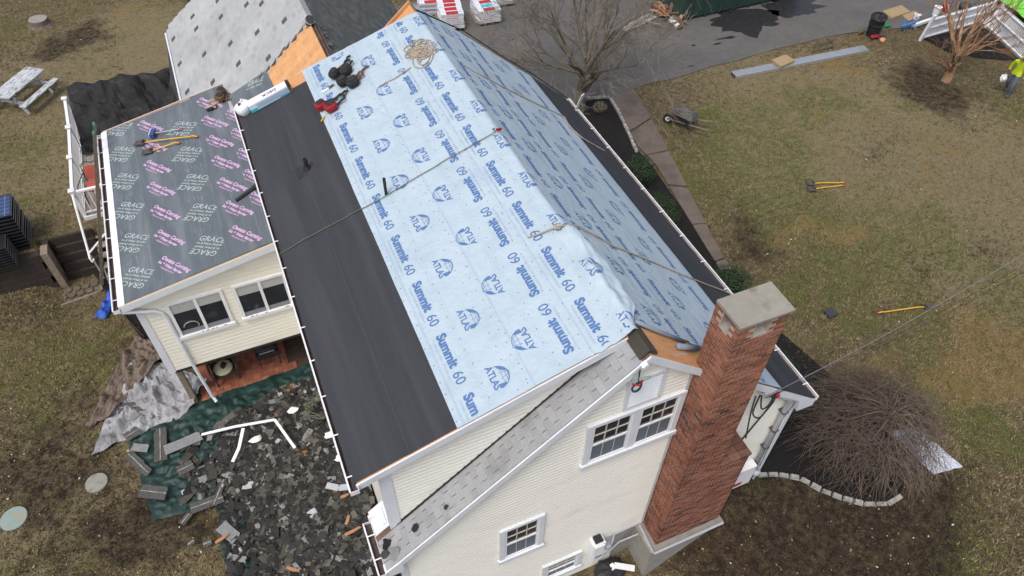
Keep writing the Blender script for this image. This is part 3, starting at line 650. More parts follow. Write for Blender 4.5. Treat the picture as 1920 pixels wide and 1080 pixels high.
# bare end of the right slope with curled sheet edges, old ridge vent
MB().slab([(.10,.02,rz(.10)+.006),(.95,-.08,rz(.95)+.006),(1.02,.40,rz(1.02)+.006),(.14,.46,rz(.14)+.006)], .03).build('sheathing_panel', M_deck, house)
MB().tube([(.10,.50,rz(.10)+.07),(.55,.42,rz(.55)+.075),(1.10,.36,rz(1.10)+.07)], .035, 10).build('curled_sheet_edge', mat('grey_roll', (.20,.24,.31), (.26,.31,.38), 5, .6), house, smooth=True)
MB().tube([(.78,.16,rz(.78)+.08),(1.02,.20,rz(1.02)+.09),(1.35,.28,rz(1.35)+.08)], [.05,.05,.06], 10).build('curled_sheet_edge', bpy.data.materials['grey_roll'], house, smooth=True)
MB().slab([(.55,-.02,rz(.55)+.012),(.62,-.02,rz(.62)+.012),(1.0,.1,rz(1.0)+.012),(.93,.1,rz(.93)+.012)], .004).build('torn_print_strip', M_under, house)
mv = MB()
mv.grid(lambda u, v: ((-.16+.32*u), -.12+.58*v, 7.045-abs(-.16+.32*u)*.82 + .008*nz(u*20, v*30)), 12, 16); mv.slab([(-.16,-.12,6.9),(0,-.12,7.03),(0,.46,7.03),(-.16,.46,6.9)], .03).slab([(.16,-.12,6.9),(0,-.12,7.03),(0,.46,7.03),(.16,.46,6.9)], .03)
mv.build('ridge_vent', mat('ridge_vent_mesh', (.05,.045,.035), (.10,.09,.07), 60, .95, bump=1, bscale=90), house)
MB().box(.05, .10, .5, 1.3, 6.93, 6.99).box(-.02, .02, .48, 1.2, 6.94, 7.0).build('ridge_board', M_deckdark, house)
# old shingles on the exposed strip
M_shing = mat('light_grey_shingle', (.34,.35,.355), (.29,.295,.30), 30, .9, bump=.35, bscale=150, c3=(.22,.225,.23), s3=1.6, t3=(.5,.72), rand=.10)
L_ = 4.49/cR; ex = .132; nc = int(L_/ex)
shm = None
for c in range(nc):
    d0 = L_ - c*ex; x0 = -d0*cR; off = .0025
    tw = .30; st = -.152 + (0 if c % 2 else -.15)
    y = st
    while y < .385:
        a = max(y, -.155); b = min(y+tw-.014, .39)
        if b-a > .04:
            mb = MB(); j = rnd(-.006, .006)
            ds_, de = d0 + j, d0 - ex*1.35
            if de < .03: break
            up = lambda d, yy, h: (-d*cR, yy, sz(-d*cR)-.026+h)
            lo_, hi_ = .014, .001
            mb.raw([up(ds_, a, lo_), up(ds_, b, lo_), up(de, b, hi_), up(de, a, hi_), up(ds_, a, -.002), up(ds_, b, -.002), up(de, b, -.004), up(de, a, -.004)], [(0,1,2,3),(0,4,5,1),(1,5,6,2),(3,7,4,0),(2,6,7,3)])
            mb.build('shingle', M_shing, house)
        y += tw
# openings of the gable
window(house, -.82, 1.08, 3.93, 5.31, FRONT, 2, label='double window of the upper floor with grilles')
window(house, -2.37, -1.44, 1.2, 2.64, FRONT, 1)
window(house, -1.36, -.40, -.92, -.05, FRONT, 1)
f = MB()
for a in ((-.20,-.13,5.42,6.22),(.45,.52,5.42,6.22),(-.13,.45,5.42,5.49),(-.13,.45,6.15,6.22)): f.box(a[0], a[1], -.06, -.018, a[2], a[3])
lv = f.build('gable_vent', M_trim, house)
MB().box(-.13, .45, -.031, -.012, 5.49, 6.15).build('vent_backing', M_screen, lv)
for i in range(8):
    z = 5.50+i*.081; MB().slab([(-.128,-.058,z),(.448,-.058,z),(.448,-.033,z+.035),(-.128,-.033,z+.035)], .006).build('louvre', M_trim, lv)
# services on the gable wall
MB().tube([(1.06,-.04,6.05),(1.06,-.04,.12),(.2,-.04,.06),(.0,-.04,.05)], .016, 6).build('grey_conduit', M_conduit, house)
MB().tube([(1.02,-.05,.02),(.98,-.75,.05),(2.75,-.75,.08)], .03, 6).tube([(.98,-.72,.02),(1.0,-.2,-.05),(.55,-.06,-.45),(.30,-.06,-.85),(.0,-.06,-1.05)], .022, 6).build('grey_conduit', M_conduit, house)
mbx = MB(); mbx.box(-.27, .03, -.24, -.02, -.38, .40).box(-.24, 0, -.26, -.24, -.33, .35)
eb = mbx.build('electric_cabinet', M_white, house); MB().box(-.19, -.03, -.265, -.261, -.22, -.12).build('rating_plate', flat('plate_grey', (.25,.26,.27)), eb); MB().box(-.2, -.02, -.2, -.04, .40, .47).build('cabinet_lid', M_black, eb)
em = MB(); em.lathe([(.09,0),(.09,.10),(.06,.14)], (.22,-.03,-.25), (0,-1,0), 14); em.box(.10,.34,-.06,-.02,-.6,.15); em.build('electric_meter', M_conduit, house)
# corner mast with service head and cables at the right end of the wall
ms = MB(); ms.tube([(2.95,-.12,4.28),(3.45,-.13,3.86),(3.72,-.13,3.62),(3.84,-.12,3.38),(3.84,-.11,2.9),(3.84,-.11,.55)], .055, 10)
mst = ms.build('service_mast', M_conduit, house, smooth=True)
for z in (3.05, 2.35, 1.65): MB().box(3.77, 3.91, -.175, -.02, z-.015, z+.015).build('mast_clamp', M_steel, mst)
sh_ = MB(); sh_.blob((3.22,-.16,4.10), .10, .08, .10, 8, 0, .15); sh_.build('splice_box', M_black, mst); MB().box(3.18,3.24,-.26,-.22,4.12,4.2).build('splice_tag', M_red, mst)
for pts in ([(2.85,-.14,4.25),(2.80,-.2,3.75),(3.0,-.25,3.55),(3.2,-.2,3.95)], [(2.9,-.14,4.2),(2.95,-.22,3.85),(3.1,-.22,3.85),(3.2,-.18,4.05)], [(3.25,-.16,4.0),(3.35,-.12,3.7),(3.3,-.06,3.1),(3.05,-.05,2.3),(2.85,-.05,1.7),(2.75,-.05,1.2)], [(2.8,-.1,4.2),(2.6,-.3,4.0),(2.5,-.5,3.5)]):
    MB().tube(curve(pts), .016, 6).build('black_cable', M_black, mst)
mt_ = MB(); mt_.box(3.05, 3.75, -.22, -.03, .28, 1.05); mc = mt_.build('meter_cabinet', M_white, house); MB().box(3.25,3.5,-.226,-.221,.38,.5).build('warning_label', M_red, mc)
MB().lathe([(.10,0),(.11,.08),(.08,.14),(.03,.16)], (3.98,-.05,.42), (0,-1,0), 14).build('meter_dial', M_conduit, house); MB().tube([(3.9,-.1,.9),(4.0,-.14,.5),(4.0,-.12,.1)], .03, 8).build('gas_pipe', M_conduit, house)
MB().tube([(4.08,-.10,3.3),(4.02,-.06,2.6),(4.10,-.06,.3)], .008, 5).build('corner_wire', M_black, house)
# vent pipes through the dormer roof
for nm, x, y, h, r, dk in (('vent_pipe', -3.60, 7.46, .28, .045, True), ('vent_pipe', -2.40, 5.62, .42, .03, False)):
    z = dz(x); o = MB().lathe([(r,0),(r,h),(r*.8,h),(r*.8,h-.03)], (x, y, z), (0,0,1), 12).build(nm, M_black, house, smooth=False)
    if dk: MB().slab([(x-.24,y-.17,dz(x-.24)+.016),(x+.12,y-.17,dz(x+.12)+.016),(x+.12,y+.17,dz(x+.12)+.016),(x-.24,y+.17,dz(x-.24)+.016)], .006).lathe([(.10,0),(.055,.10)], (x, y, z), (0,0,1), 12).build('pipe_flashing', M_black, o)

# ================================================================ chimney
chim = thing('chimney', 'tall red brick chimney on the gable end with a flat concrete cap', 'chimney', (1.9, -.3, 0))
MB().box(1.124, 2.016, -.581, 0, 0, 7.19).box(2.016, 2.736, -.581, 0, 0, 2.84).box(1.124,1.44,-.581,-.40,7.191,7.53).box(1.70,2.016,-.581,-.40,7.191,7.53).box(1.124,1.44,-.20,0,7.191,7.53).box(1.70,2.016,-.20,0,7.191,7.53).build('mortar_core', mat('mortar', (.44,.36,.30), (.36,.29,.24), 8, .95, bump=.3), chim)
M_brick = mat('brick', (.23,.086,.050), (.31,.125,.074), 9, .9, bump=.35, bscale=60, rand=.42, c3=(.36,.26,.20), s3=5, t3=(.6,.85))
M_bricki = island_mat('brick_mass', [(0,(.21,.078,.047)),(.22,(.165,.062,.040)),(.44,(.25,.098,.056)),(.66,(.185,.070,.045)),(.83,(.10,.047,.037)),(.91,(.27,.125,.08)),(.975,(.055,.037,.033))])
bricks = []
co_ = .0682
for c in range(int(7.54/co_)):
    z0 = .01+c*co_; z1 = z0+.055; upper = z0 > 2.80; xr = 2.02 if upper else 2.74
    # front face run, then left face run
    x = 1.12; first = .20 if c % 2 == 0 else .095
    while x < xr-.01:
        wd = first if x == 1.12 else .20; b = min(x+wd, xr)
        if xr-b < .05: b = xr
        bricks.append((z0, (x+(.005 if x > 1.13 else 0), b-.008, -.585, -.49, z0, z1))); x = b
    y = -.585; first = .095 if c % 2 == 0 else .20
    y += first - (.0 if c % 2 == 0 else 0)
    if c % 2 == 1: bricks.append((z0, (1.12, 1.215, -.488, -.585+first-.006, z0, z1)))
    while y < -.01:
        b = min(y+.20, 0.0)
        bricks.append((z0, (1.12, 1.215, y+.004, b-.006 if b < 0 else 0, z0, z1))); y = b
    if upper:
        bricks.append((z0, (1.93, 2.02, -.485, -.25, z0, z1))); bricks.append((z0, (1.93, 2.02, -.24, 0, z0, z1)))
# openings under the cap: drop bricks in the top courses between the piers
def keep(b):
    x0, x1, y0, y1, z0, z1 = b
    if z0 < 7.16: return True
    front = y0 < -.5
    if front: return x1 < 1.46 or x0 > 1.68
    return y1 < -.36 or y0 > -.24
bricks = [b for b in bricks if keep(b[1])]
bricks.sort(key=lambda b: -b[0])
cache = {}
for i, (z, b) in enumerate(bricks[:300]):
    dims = tuple(round(b[2*k+1]-b[2*k], 3) for k in range(3)); c_ = Vector(((b[0]+b[1])/2, (b[2]+b[3])/2, (b[4]+b[5])/2)) - ORI[chim.name]
    if dims not in cache:
        h = [q/2 for q in dims]; o = MB().box(-h[0], h[0], -h[1], h[1], -h[2], h[2]).build('brick', M_brick, chim, local=True); cache[dims] = o
    else: o = link_copy(cache[dims], parent=chim)
    o.location = c_ + Vector((rnd(-.002,.002), rnd(-.003,.002), 0))
rest = MB()
for z, b in bricks[300:]: rest.box(b[0]+rnd(-.002,.002), b[1], b[2]+rnd(-.003,.003), b[3], b[4], b[5])
rb = rest.build('brick_courses', M_bricki, chim); rb['kind'] = 'stuff'
cap = MB(); cap.slab([(1.095,-.615,7.60),(2.055,-.620,7.595),(2.06,-.02,7.60),(1.09,-.02,7.605)], .05)
cap.build('concrete_cap', mat('cap_concrete', (.295,.275,.225), (.235,.22,.18), 4, .9, bump=.3, c3=(.14,.13,.105), s3=3, t3=(.56,.76)), chim)
MB().raw([(1.13,-.575,7.192),(2.01,-.575,7.192),(2.01,-.005,7.192),(1.13,-.005,7.192),(1.46,-.38,7.34),(1.68,-.38,7.34),(1.68,-.21,7.34),(1.46,-.21,7.34)], [(0,1,5,4),(1,2,6,5),(2,3,7,6),(3,0,4,7),(4,5,6,7)]).build('mortar_wash', M_concrete, chim)
for i in range(4):
    for j in range(3):
        x0 = 2.03+j*.245; MB().box(x0, x0+.235, -.60+i*.15, -.46+i*.15, 2.842, 2.91+rnd(0,.012)).build('shoulder_brick', mat('sooty_brick', (.12,.06,.045), (.18,.09,.06), 8, .95, rand=.3) if (i, j) == (0, 0) else bpy.data.materials['sooty_brick'], chim)
MB().raw([(.93,-.70,-.02),(2.82,-.70,-.02),(2.82,0,-.02),(.93,0,-.02),(.90,-.76,-1.4),(2.85,-.76,-1.4),(2.85,0,-1.4),(.90,0,-1.4)], [(0,1,2,3),(4,7,6,5),(0,4,5,1),(1,5,6,2),(3,7,4,0)]).build('concrete_base', M_concrete, chim)
# ================================================================ sunroom addition
sun_r = thing('sunroom', 'cream sunroom addition with printed dark membrane on its low roof', 'sunroom', (-6.2, 11, 0))
YF = 8.0
SF = lambda u, z, o: (u, YF-o, z)
MB().box(-7.98, -4.2, YF+.004, 14.6, .36, 2.9).build('wall_core', M_siding2, sun_r)
siding('front_siding', [(-8.02,.34),(-4.2,.34),(-4.2,3.86),(-8.02,3.10)], SF, .127, M_siding2, sun_r, .02)
siding('side_siding', [(8.0,.34),(14.6,.34),(14.6,3.0),(8.0,3.0)], lambda u, z, o: (-8.02-o, u, z), .127, M_siding2, sun_r, .02)
MB().box(-8.06, -7.90, YF-.035, YF+.10, .30, 3.0).build('corner_board', M_trim, sun_r)
MB().slab([(-8.22,7.82,3.16-.02),(-4.2,7.82,uz(-4.2)-.02),(-4.2,14.85,uz(-4.2)-.02),(-8.22,14.72,3.16-.02)], .14).build('roof_deck', M_deck, sun_r)
MB().raw([(-8.24,7.79,3.14),(-4.2,7.79,uz(-4.2)-.02),(-4.2,7.79,uz(-4.2)-.20),(-8.24,7.79,2.96),(-8.24,7.82,3.14),(-4.2,7.82,uz(-4.2)-.02),(-4.2,7.82,uz(-4.2)-.20),(-8.24,7.82,2.96)], [(0,3,2,1),(4,5,6,7),(0,1,5,4),(3,7,6,2),(0,4,7,3)]).build('rake_board', M_trim, sun_r)
MB().raw([(-8.2,7.83,2.95),(-4.2,7.83,uz(-4.2)-.21),(-4.2,7.99,uz(-4.2)-.21),(-8.2,7.99,2.95)], [(0,1,2,3)]).build('soffit', M_trim, sun_r)
MB().slab([(-8.27,7.80,uz(-8.27)+.022),(-8.12,7.80,uz(-8.12)+.022),(-8.12,14.72,uz(-8.12)+.022),(-8.27,14.72,uz(-8.27)+.022)], .03).build('drip_edge', mat('bright_drip_edge', (.82,.81,.84), (.78,.77,.80), 4, .4), sun_r)
MB().slab([(-8.2,7.795,uz(-8.2)-.005),(-4.5,7.795,uz(-4.5)-.005),(-4.5,7.845,uz(-4.5)-.005),(-8.2,7.845,uz(-8.2)-.005)], .012).build('rake_edge_strip', flat('raw_pine', (.66,.52,.34)), sun_r)
MB().beam((-8.22,14.73,3.17), (-4.3,14.88,uz(-4.3)+.01), .03, .05).build('far_edge_trim', flat('raw_board', (.62,.50,.42)), sun_r)
gutter(sun_r, -8.27, 3.10, 7.78, 14.75, -1, [8.1+i*.72 for i in range(10)])
# membrane strips with print
T_G = [text2d('GRACE', .215, .15, .001, 1.04, 2), text2d("Ice & Water Shield®", .082, .22, .002, 1.0, 1)]
T_O = [text2d('Owens Corning', .148, .12, .007, 1.0, 2), text2d('Ice & Water Barrier', .100, .12, .006, 1.0, 2), text2d('WeatherLock® G', .062, .12, .002, 1.0, 1)]
cS = math.cos(math.atan(SS))
def usurf(off): return lambda d, y: ((-8.22+d*cS), y, uz(-8.22+d*cS)+off)
def usheet(x0, x1, y0, y1, off):
    mb = MB()
    f = lambda u, v, o: (lambda x, y: (x, y, uz(x)+o+.004*nz(x*2, y*1.3)))(x0+(x1-x0)*u+(.01*nz(v*12, x0) if u == 1 else 0), y0+(y1+(x1 > -5)*.1-y0)*v)
    mb.grid(lambda u, v: f(u, v, off), 3, 30); mb.grid(lambda u, v: f(1-u, v, off-.006), 3, 30)
    return mb.build('membrane_strip', M_grace, sun_r)
strips = [(-8.20,-7.36,'G',-7.80,8.50,1.225),(-7.42,-6.52,'O',-6.97,8.35,.96),(-6.58,-5.68,'G',-6.11,8.56,1.225),(-5.74,-4.86,'O',-5.28,8.40,.95),(-4.92,-4.2,'O',-4.66,9.30,.93)]
for i, (x0, x1, kind, xc, yf, per) in enumerate(strips):
    off = .006+.007*i; st = usheet(x0, x1, 7.83, 14.72, off)
    s_ = usurf(off+.007); dc = (xc+8.22)/cS
    mb = MB(); y = yf
    while y < 14.65:
        yb = y
        # the print runs across the roof: reading direction +x, tops towards +y (slightly skewed)
        lim = lambda d: min((x1+8.22)/cS-.01, max((x0+8.22)/cS+.01, d))
        th = R(-38) if kind == 'G' else R(-55); ct, st_ = math.cos(th), math.sin(th)
        fn = lambda u, v: s_(lim(dc+u*ct-v*st_), min(14.7, max(7.85, yb+u*st_+v*ct)))
        if kind == 'G':
            mp = MB(); put(mp, T_G[0], fn, 0, 0, .13); put(mp, T_G[1], fn, 0, .0, .03)
            fi = lambda u, v: fn(-u, -v)
            put(mp, T_G[0], fi, 0, 0, .13); put(mp, T_G[1], fi, 0, 0, .03); mp.build('printed_lettering', M_gtext, st)
            for k in range(9):
                u0, v0, l_ = rnd(-.25,.25), rnd(.42,.62), rnd(.06,.18); mb.poly([s_(lim(dc+u0), min(14.6, yb+v0)), s_(lim(dc+u0+.012), min(14.6, yb+v0)), s_(lim(dc+u0+.012), min(14.65, yb+v0+l_)), s_(lim(dc+u0), min(14.65, yb+v0+l_))])
        elif kind == 'O':
            mp = MB(); put(mp, T_O[0], fn, 0, 0, .06); put(mp, T_O[1], fn, 0, -.06, -.06); put(mp, T_O[2], fn, 0, -.06, -.145); mp.build('printed_lettering', M_otext, st)
        y += per
    for k in range(7):
        u0 = (x0+8.22)/cS + rnd(.05, .8)
        for q in range(3):
            ya = rnd(7.9, 13.5); mb.poly([s_(lim(u0), ya), s_(lim(u0+.006), ya), s_(lim(u0+.006), ya+rnd(.3,1.1)), s_(lim(u0), ya+.3)])
    u0 = (x1+8.22)/cS-.07
    for q in (0, .03): mb.poly([s_(u0+q, 7.85), s_(u0+q+.006, 7.85), s_(u0+q+.006, 14.6), s_(u0+q, 14.6)])
    o = mb.build('printed_lines', M_gmark, st); o['kind'] = 'stuff'
# far corner patch with one more print
pc_ = [wing(px, py) for px, py in ((428,182),(499,134),(530,200),(448,222))]
pp = MB().slab([(q.x, q.y, wz(q.x)+.035) for q in pc_], .01).build('membrane_patch', M_grace, sun_r); g2 = MB(); q0 = wing(477, 163); th = R(-38)
fn = lambda u, v: (lambda x, y: (x, y, wz(x)+.041))(q0.x+(u*math.cos(th)-v*math.sin(th))*.75, q0.y+u*math.sin(th)+v*math.cos(th)); put(g2, T_G[0], fn, 0, 0, .06); put(g2, T_G[1], fn, 0, 0, -.06); g2.build('printed_lettering', M_gtext, pp)
# sliding windows
def slider(x0, x1, z0, z1, item):
    f = MB(); t = .07
    for a in ((x0,x0+t,z0,z1),(x1-t,x1,z0,z1),(x0+t,x1-t,z1-t,z1)): f.box(a[0], a[1], YF-.06, YF-.0225, a[2], a[3])
    f.box(x0-.03, x1+.03, YF-.10, YF-.0225, z0-.04, z0+t-.02)
    fr = f.build('window_frame', M_white, sun_r); m = (x0+x1)/2
    MB().box(m-.035, m+.035, YF-.055, YF-.03, z0+.05, z1-t).build('meeting_stile', M_white, fr)
    MB().box(x0+t, x1-t, YF-.029, YF-.0245, z0+.05, z1-t).build('glass', M_glass, fr)
    sh = z1-t-.27*(z1-z0)
    MB().box(x0+t+.004, m-.036, YF-.033, YF-.030, sh, z1-t-.002).build('roller_shade', M_shade, fr); MB().box(m+.036, x1-t-.004, YF-.033, YF-.030, sh+.03, z1-t-.002).build('roller_shade', M_shade, fr)
    MB().box(x0+t+.005, m-.036, YF-.034, YF-.030, z0+.06, z0+.2).box(m+.036, x1-t-.005, YF-.034, YF-.030, z0+.06, z0+.2).build('inner_sill', flat('inner_sill', (.23,.24,.26)), fr)
    if item:
        MB().tube([(m-.30+.17*math.cos(a/10), YF-.036, z0+.30+.15*math.sin(a/10)) for a in range(-4, 32, 2)], .014, 5).build('round_rack', flat('rack_grey', (.3,.31,.31)), fr)
    for k in range(5):
        xx = rnd(x0+.15, x1-.15); MB().slab([(xx,YF-.098,z0+.052),(xx+rnd(.04,.12),YF-.095,z0+.053),(xx+.07,YF-.07,z0+.056)], .004).build('shingle_crumb', M_black, fr)
slider(-7.42, -6.15, 1.48, 2.71, True); slider(-5.92, -4.68, 1.50, 2.69, False)
# downspout with elbows
ds = MB(); ds.tube([(-8.33,7.84,3.0),(-8.22,7.84,2.93),(-7.66,7.93,2.62),(-7.55,7.94,2.50),(-7.50,7.945,2.3),(-7.47,7.945,.45)], .047, 8)
dp = ds.build('downspout', M_trim, sun_r); MB().tube([(-7.46,7.94,.42),(-7.42,7.9,-.3),(-7.38,7.88,-1.0),(-7.33,7.78,-1.12)], .044, 8).build('downspout_extension', M_trim, dp)
for x in (-7.9, -4.5): MB().box(x-.07, x+.07, 8.15, 8.29, -1.4, .34).build('support_post', M_wood, sun_r)
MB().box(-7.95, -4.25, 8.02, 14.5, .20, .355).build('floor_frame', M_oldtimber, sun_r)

# ================================================================ garage wing
wg = thing('garage_wing', 'rear garage wing with a light grey shingled roof and bare plywood corner', 'garage', (-2.2, 16, 0))
MB().box(-5.75, 1.3, 13.0, 20.3, 0, 2.9).raw([(-5.75,20.3,2.9),(1.3,20.3,2.9),(-2.2,20.3,5.9)], [(0,1,2)]).build('wall', M_siding, wg)
MB().slab([(-6.05,14.9,wz(-6.05)-.02),(-2.2,10.9,5.98),(-2.2,20.6,5.98),(-6.05,20.6,wz(-6.05)-.02)], .12).slab([(-4.3,10.9,wz(-4.3)-.021),(-2.2,10.9,5.979),(-3.0,13.3,wz(-3.0)-.021),(-4.3,14.9,wz(-4.3)-.021)], .10).build('roof_deck', M_deckdark, wg)
MB().slab([(-2.2,10.9,5.98),(1.7,10.9,wz(1.7)-.02),(1.7,20.6,wz(1.7)-.02),(-2.2,20.6,5.98)], .12).build('roof_deck', M_deckdark, wg)
# plywood sheathing boards
M_ply2 = mat('new_plywood', (.66,.36,.17), (.55,.28,.12), 3, .8, stretch=(2,1,1), c3=(.40,.19,.09), s3=4, t3=(.62,.8), rand=.10, bump=.15)
for i in range(10):
    y0 = 10.66+i*.27; x_lo = -4.25
    pts = [(x_lo,y0,wz(x_lo)+.004),(-2.21,y0,wz(-2.21)+.004),(-2.21,y0+.264,wz(-2.21)+.004),(x_lo,y0+.264,wz(x_lo)+.004)]
    MB().slab(pts, .02).build('sheathing_board', M_ply2, wg)
MB().slab([(-4.25,10.86,wz(-4.25)+.25),(-2.9,10.86,wz(-2.9)+.20),(-2.9,10.90,wz(-2.9)+.02),(-4.25,10.90,wz(-4.25)+.02)], .01).build('sheathing_edge', M_ply2, wg)
# shingles: one mass of laid courses on either slope
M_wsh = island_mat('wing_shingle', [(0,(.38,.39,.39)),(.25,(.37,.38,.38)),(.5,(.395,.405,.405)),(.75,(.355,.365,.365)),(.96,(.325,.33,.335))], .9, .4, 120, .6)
M_wdk = island_mat('shaded_wing_shingle', [(0,(.092,.096,.092)),(.3,(.102,.107,.10)),(.6,(.08,.085,.08)),(.85,(.118,.121,.112))], .9, .4, 120, 1.2)  # same shingles with the right slope's shade put into their colour
def wing_shingles(side, mt, y_end):
    mb = MB(); cW = math.cos(math.atan(WS)); Lw = 3.85/cW; e = .14; n = int(Lw/e)
    for c in range(n):
        d0 = Lw-c*e; d1 = d0-e*1.3
        if d1 < .02: d1 = .02
        for yy in range(-1, 52):
            a = 10.92+yy*.25+(c % 2)*.12+((c*7) % 5)*.03; b = a+.247
            xm = -2.2+side*d0*cW
            lim = 10.95 if side > 0 else (13.25 + .22*nz(c*.45, 3) + .12*((c*3) % 4 == 0) if xm > -4.2 else 13.3)
            if b < lim+.05 or a > y_end: continue
            a = max(a, lim)
            f = lambda d, y, h: (-2.2+side*d*cW, y, 6.0-WS*d*cW+h)
            t = .013+rnd(0,.006)
            mb.raw([f(d0,a,t),f(d0,b,t),f(d1,b,.003),f(d1,a,.003),f(d0,a,-.01),f(d0,b,-.01)], [(0,1,2,3),(0,4,5,1),(0,3,4),(1,5,2)])
    o = mb.build('shingle_courses', mt, wg); o['kind'] = 'stuff'; return o
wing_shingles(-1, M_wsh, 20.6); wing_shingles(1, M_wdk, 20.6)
rc = MB()
for i in range(40):
    y0 = 13.35+i*.19
    if y0 > 20.4: break
    rc.raw([(-2.36,y0,5.90),(-2.2,y0,6.03),(-2.04,y0,5.90),(-2.36,y0+.21,5.885),(-2.2,y0+.21,6.022),(-2.04,y0+.21,5.885)], [(0,1,4,3),(1,2,5,4),(0,2,1)])
rc.build('ridge_cap_shingles', M_wsh, wg)
MB().lathe([(.11,0),(.11,.28)], (-2.2,13.3,5.93), (0,-.6,.8), 10).build('ridge_vent_roll', M_black, wg)
MB().lathe([(.112,.04),(.112,.07)], (-2.2,13.2,6.05), (0,-.6,.8), 10).build('roll_band', M_white, wg)
for x in (-2.12, -2.02): MB().beam((x,11.0,wz(x)+.03),(x,13.2,wz(x)+.03), .025, .04).build('ridge_board', M_deckdark, wg)
for i in range(14):
    y = rnd(11.4, 13.2); x = -2.0+rnd(-.06,.12); MB().slab([(x,y,wz(x)+.04),(x+rnd(.08,.18),y+rnd(-.05,.1),wz(x)+.0),(x+.1,y+.14,wz(x)+.02)], .006).build('torn_shingle', M_wdk, wg)
for i in range(9):
    t = i/8; x = -4.1+t*1.75; y = 13.3+rnd(-.12,.1); MB().slab([(x,y,wz(x)+.03),(x+rnd(.1,.2),y-rnd(.05,.14),wz(x+.15)+.035),(x+.2,y+.1,wz(x+.2)+.03)], .008).build('torn_shingle', M_wdk, wg)
for (px, py) in ((361,32),(368,55),(414,33),(462,10),(325,74),(383,103),(432,83),(337,121),(447,121),(351,173),(399,155),(482,62),(533,40),(503,110),(490,8),(408,2)):
    p = wing(px, py)
    MB().slab([(p.x-.07,p.y-.09,wz(p.x-.07)+.03),(p.x+.07,p.y-.09,wz(p.x+.07)+.03),(p.x+.07,p.y+.09,wz(p.x+.07)+.03),(p.x-.07,p.y+.09,wz(p.x-.07)+.03)], .012).build('mount_flashing', mat('flashing_grey', (.06,.063,.066), (.10,.104,.108), 12, .7) if 'flashing_grey' not in bpy.data.materials else bpy.data.materials['flashing_grey'], wg)
MB().box(-6.12, -6.07, 14.8, 20.6, 2.60, 2.74).build('fascia', M_trim, wg)

# ================================================================ tarps
def patch(name, c00, c10, c11, c01, amp, fs, mt, nu=40, nv=40, seed=0, base=None, ragged=.1, ridg=1.0, th=True, flat_=False):
    c00, c10, c11, c01 = map(Vector, (c00, c10, c11, c01)); mb = MB()
    def f(u, v):
        p = c00.lerp(c10, u).lerp(c01.lerp(c11, u), v)
        ed = 1-min(1, min(u, 1-u, v, 1-v)*8)
        p += Vector((nz(u*5+seed, v*5), nz(u*5, v*5+seed), 0))*ragged*ed
        h = abs(nz(p.x*fs+seed, p.y*fs*.6, seed))*ridg + .5*nz(p.x*fs*2.3, p.y*fs*2.3, seed+3) + .2*abs(nz(p.x*fs*6, p.y*fs*6, 1))
        p.z += amp*h*(1-.7*ed)
        if base: p.z = max(p.z, base)
        return p
    mb.grid(f, nu, nv); return mb.build(name, mt, smooth=not flat_)
M_gtarp = mat('green_tarp', (.009,.030,.026), (.016,.046,.040), 4, .5, bump=.8, bscale=9, c3=(.006,.018,.017), s3=3, t3=(.5,.75), spec=.4)
M_greytarp = mat('grey_tarp', (.36,.36,.375), (.29,.29,.305), 5, .6, bump=.9, bscale=5, c3=(.17,.16,.16), s3=1.3, t3=(.52,.75))
M_brtarp = mat('brown_tarp', (.14,.105,.082), (.18,.14,.112), 3, .8, bump=.8, bscale=7, c3=(.095,.07,.055), s3=2, t3=(.5,.75))
M_btarp = mat('blue_tarp', (.015,.06,.30), (.03,.10,.42), 5, .4, bump=.5, bscale=12)
M_net = mat('black_netting', (.010,.010,.010), (.018,.018,.018), 5, .75, bump=.3, bscale=30, c3=(.05,.05,.048), s3=2, t3=(.55,.75))
M_net2 = mat('grey_netting', (.045,.047,.047), (.065,.067,.066), 5, .8, bump=.3, bscale=60)
ZL = -1.4
tag(patch('tarp', (-9.72,8.0,ZL+.03),(-4.45,8.25,ZL+.10),(-4.35,4.4,ZL+.05),(-9.28,5.1,ZL+.03), .15, 3.0, M_gtarp, 110, 90, 1), 'crumpled dark green tarp spread under the shingle debris', 'tarp')
tag(patch('tarp', (-7.85,4.9,ZL+.03),(-4.5,4.6,ZL+.05),(-4.6,.6,ZL+.04),(-7.8,.8,ZL+.03), .15, 3.0, M_gtarp, 90, 90, 5), 'second green tarp at the foot of the gable, half buried in debris', 'tarp')
tag(patch('tarp', (-9.3,10.5,ZL+.12),(-7.42,8.45,ZL+.5),(-8.2,7.85,ZL+.06),(-10.55,7.5,ZL+.04), .42, 2.3, M_greytarp, 46, 40, 9, flat_=True), 'crumpled grey tarp lying beside the sunroom corner', 'tarp')
tag(patch('tarp', (-9.2,11.1,ZL+.12),(-8.15,9.9,ZL+.6),(-10.0,8.5,ZL+.16),(-10.7,8.4,ZL+.04), .42, 2.6, M_brtarp, 46, 26, 13, flat_=True), 'brown folded tarp along the outer edge of the grey tarp', 'tarp')
tag(patch('tarp', (-10.25,12.4,ZL+.03),(-9.95,12.15,ZL+.03),(-9.35,13.3,ZL+.2),(-9.6,13.6,ZL+.1), .22, 2.5, M_btarp, 24, 24, 17), 'bright blue tarp bunched in the bed beside the sunroom', 'tarp')
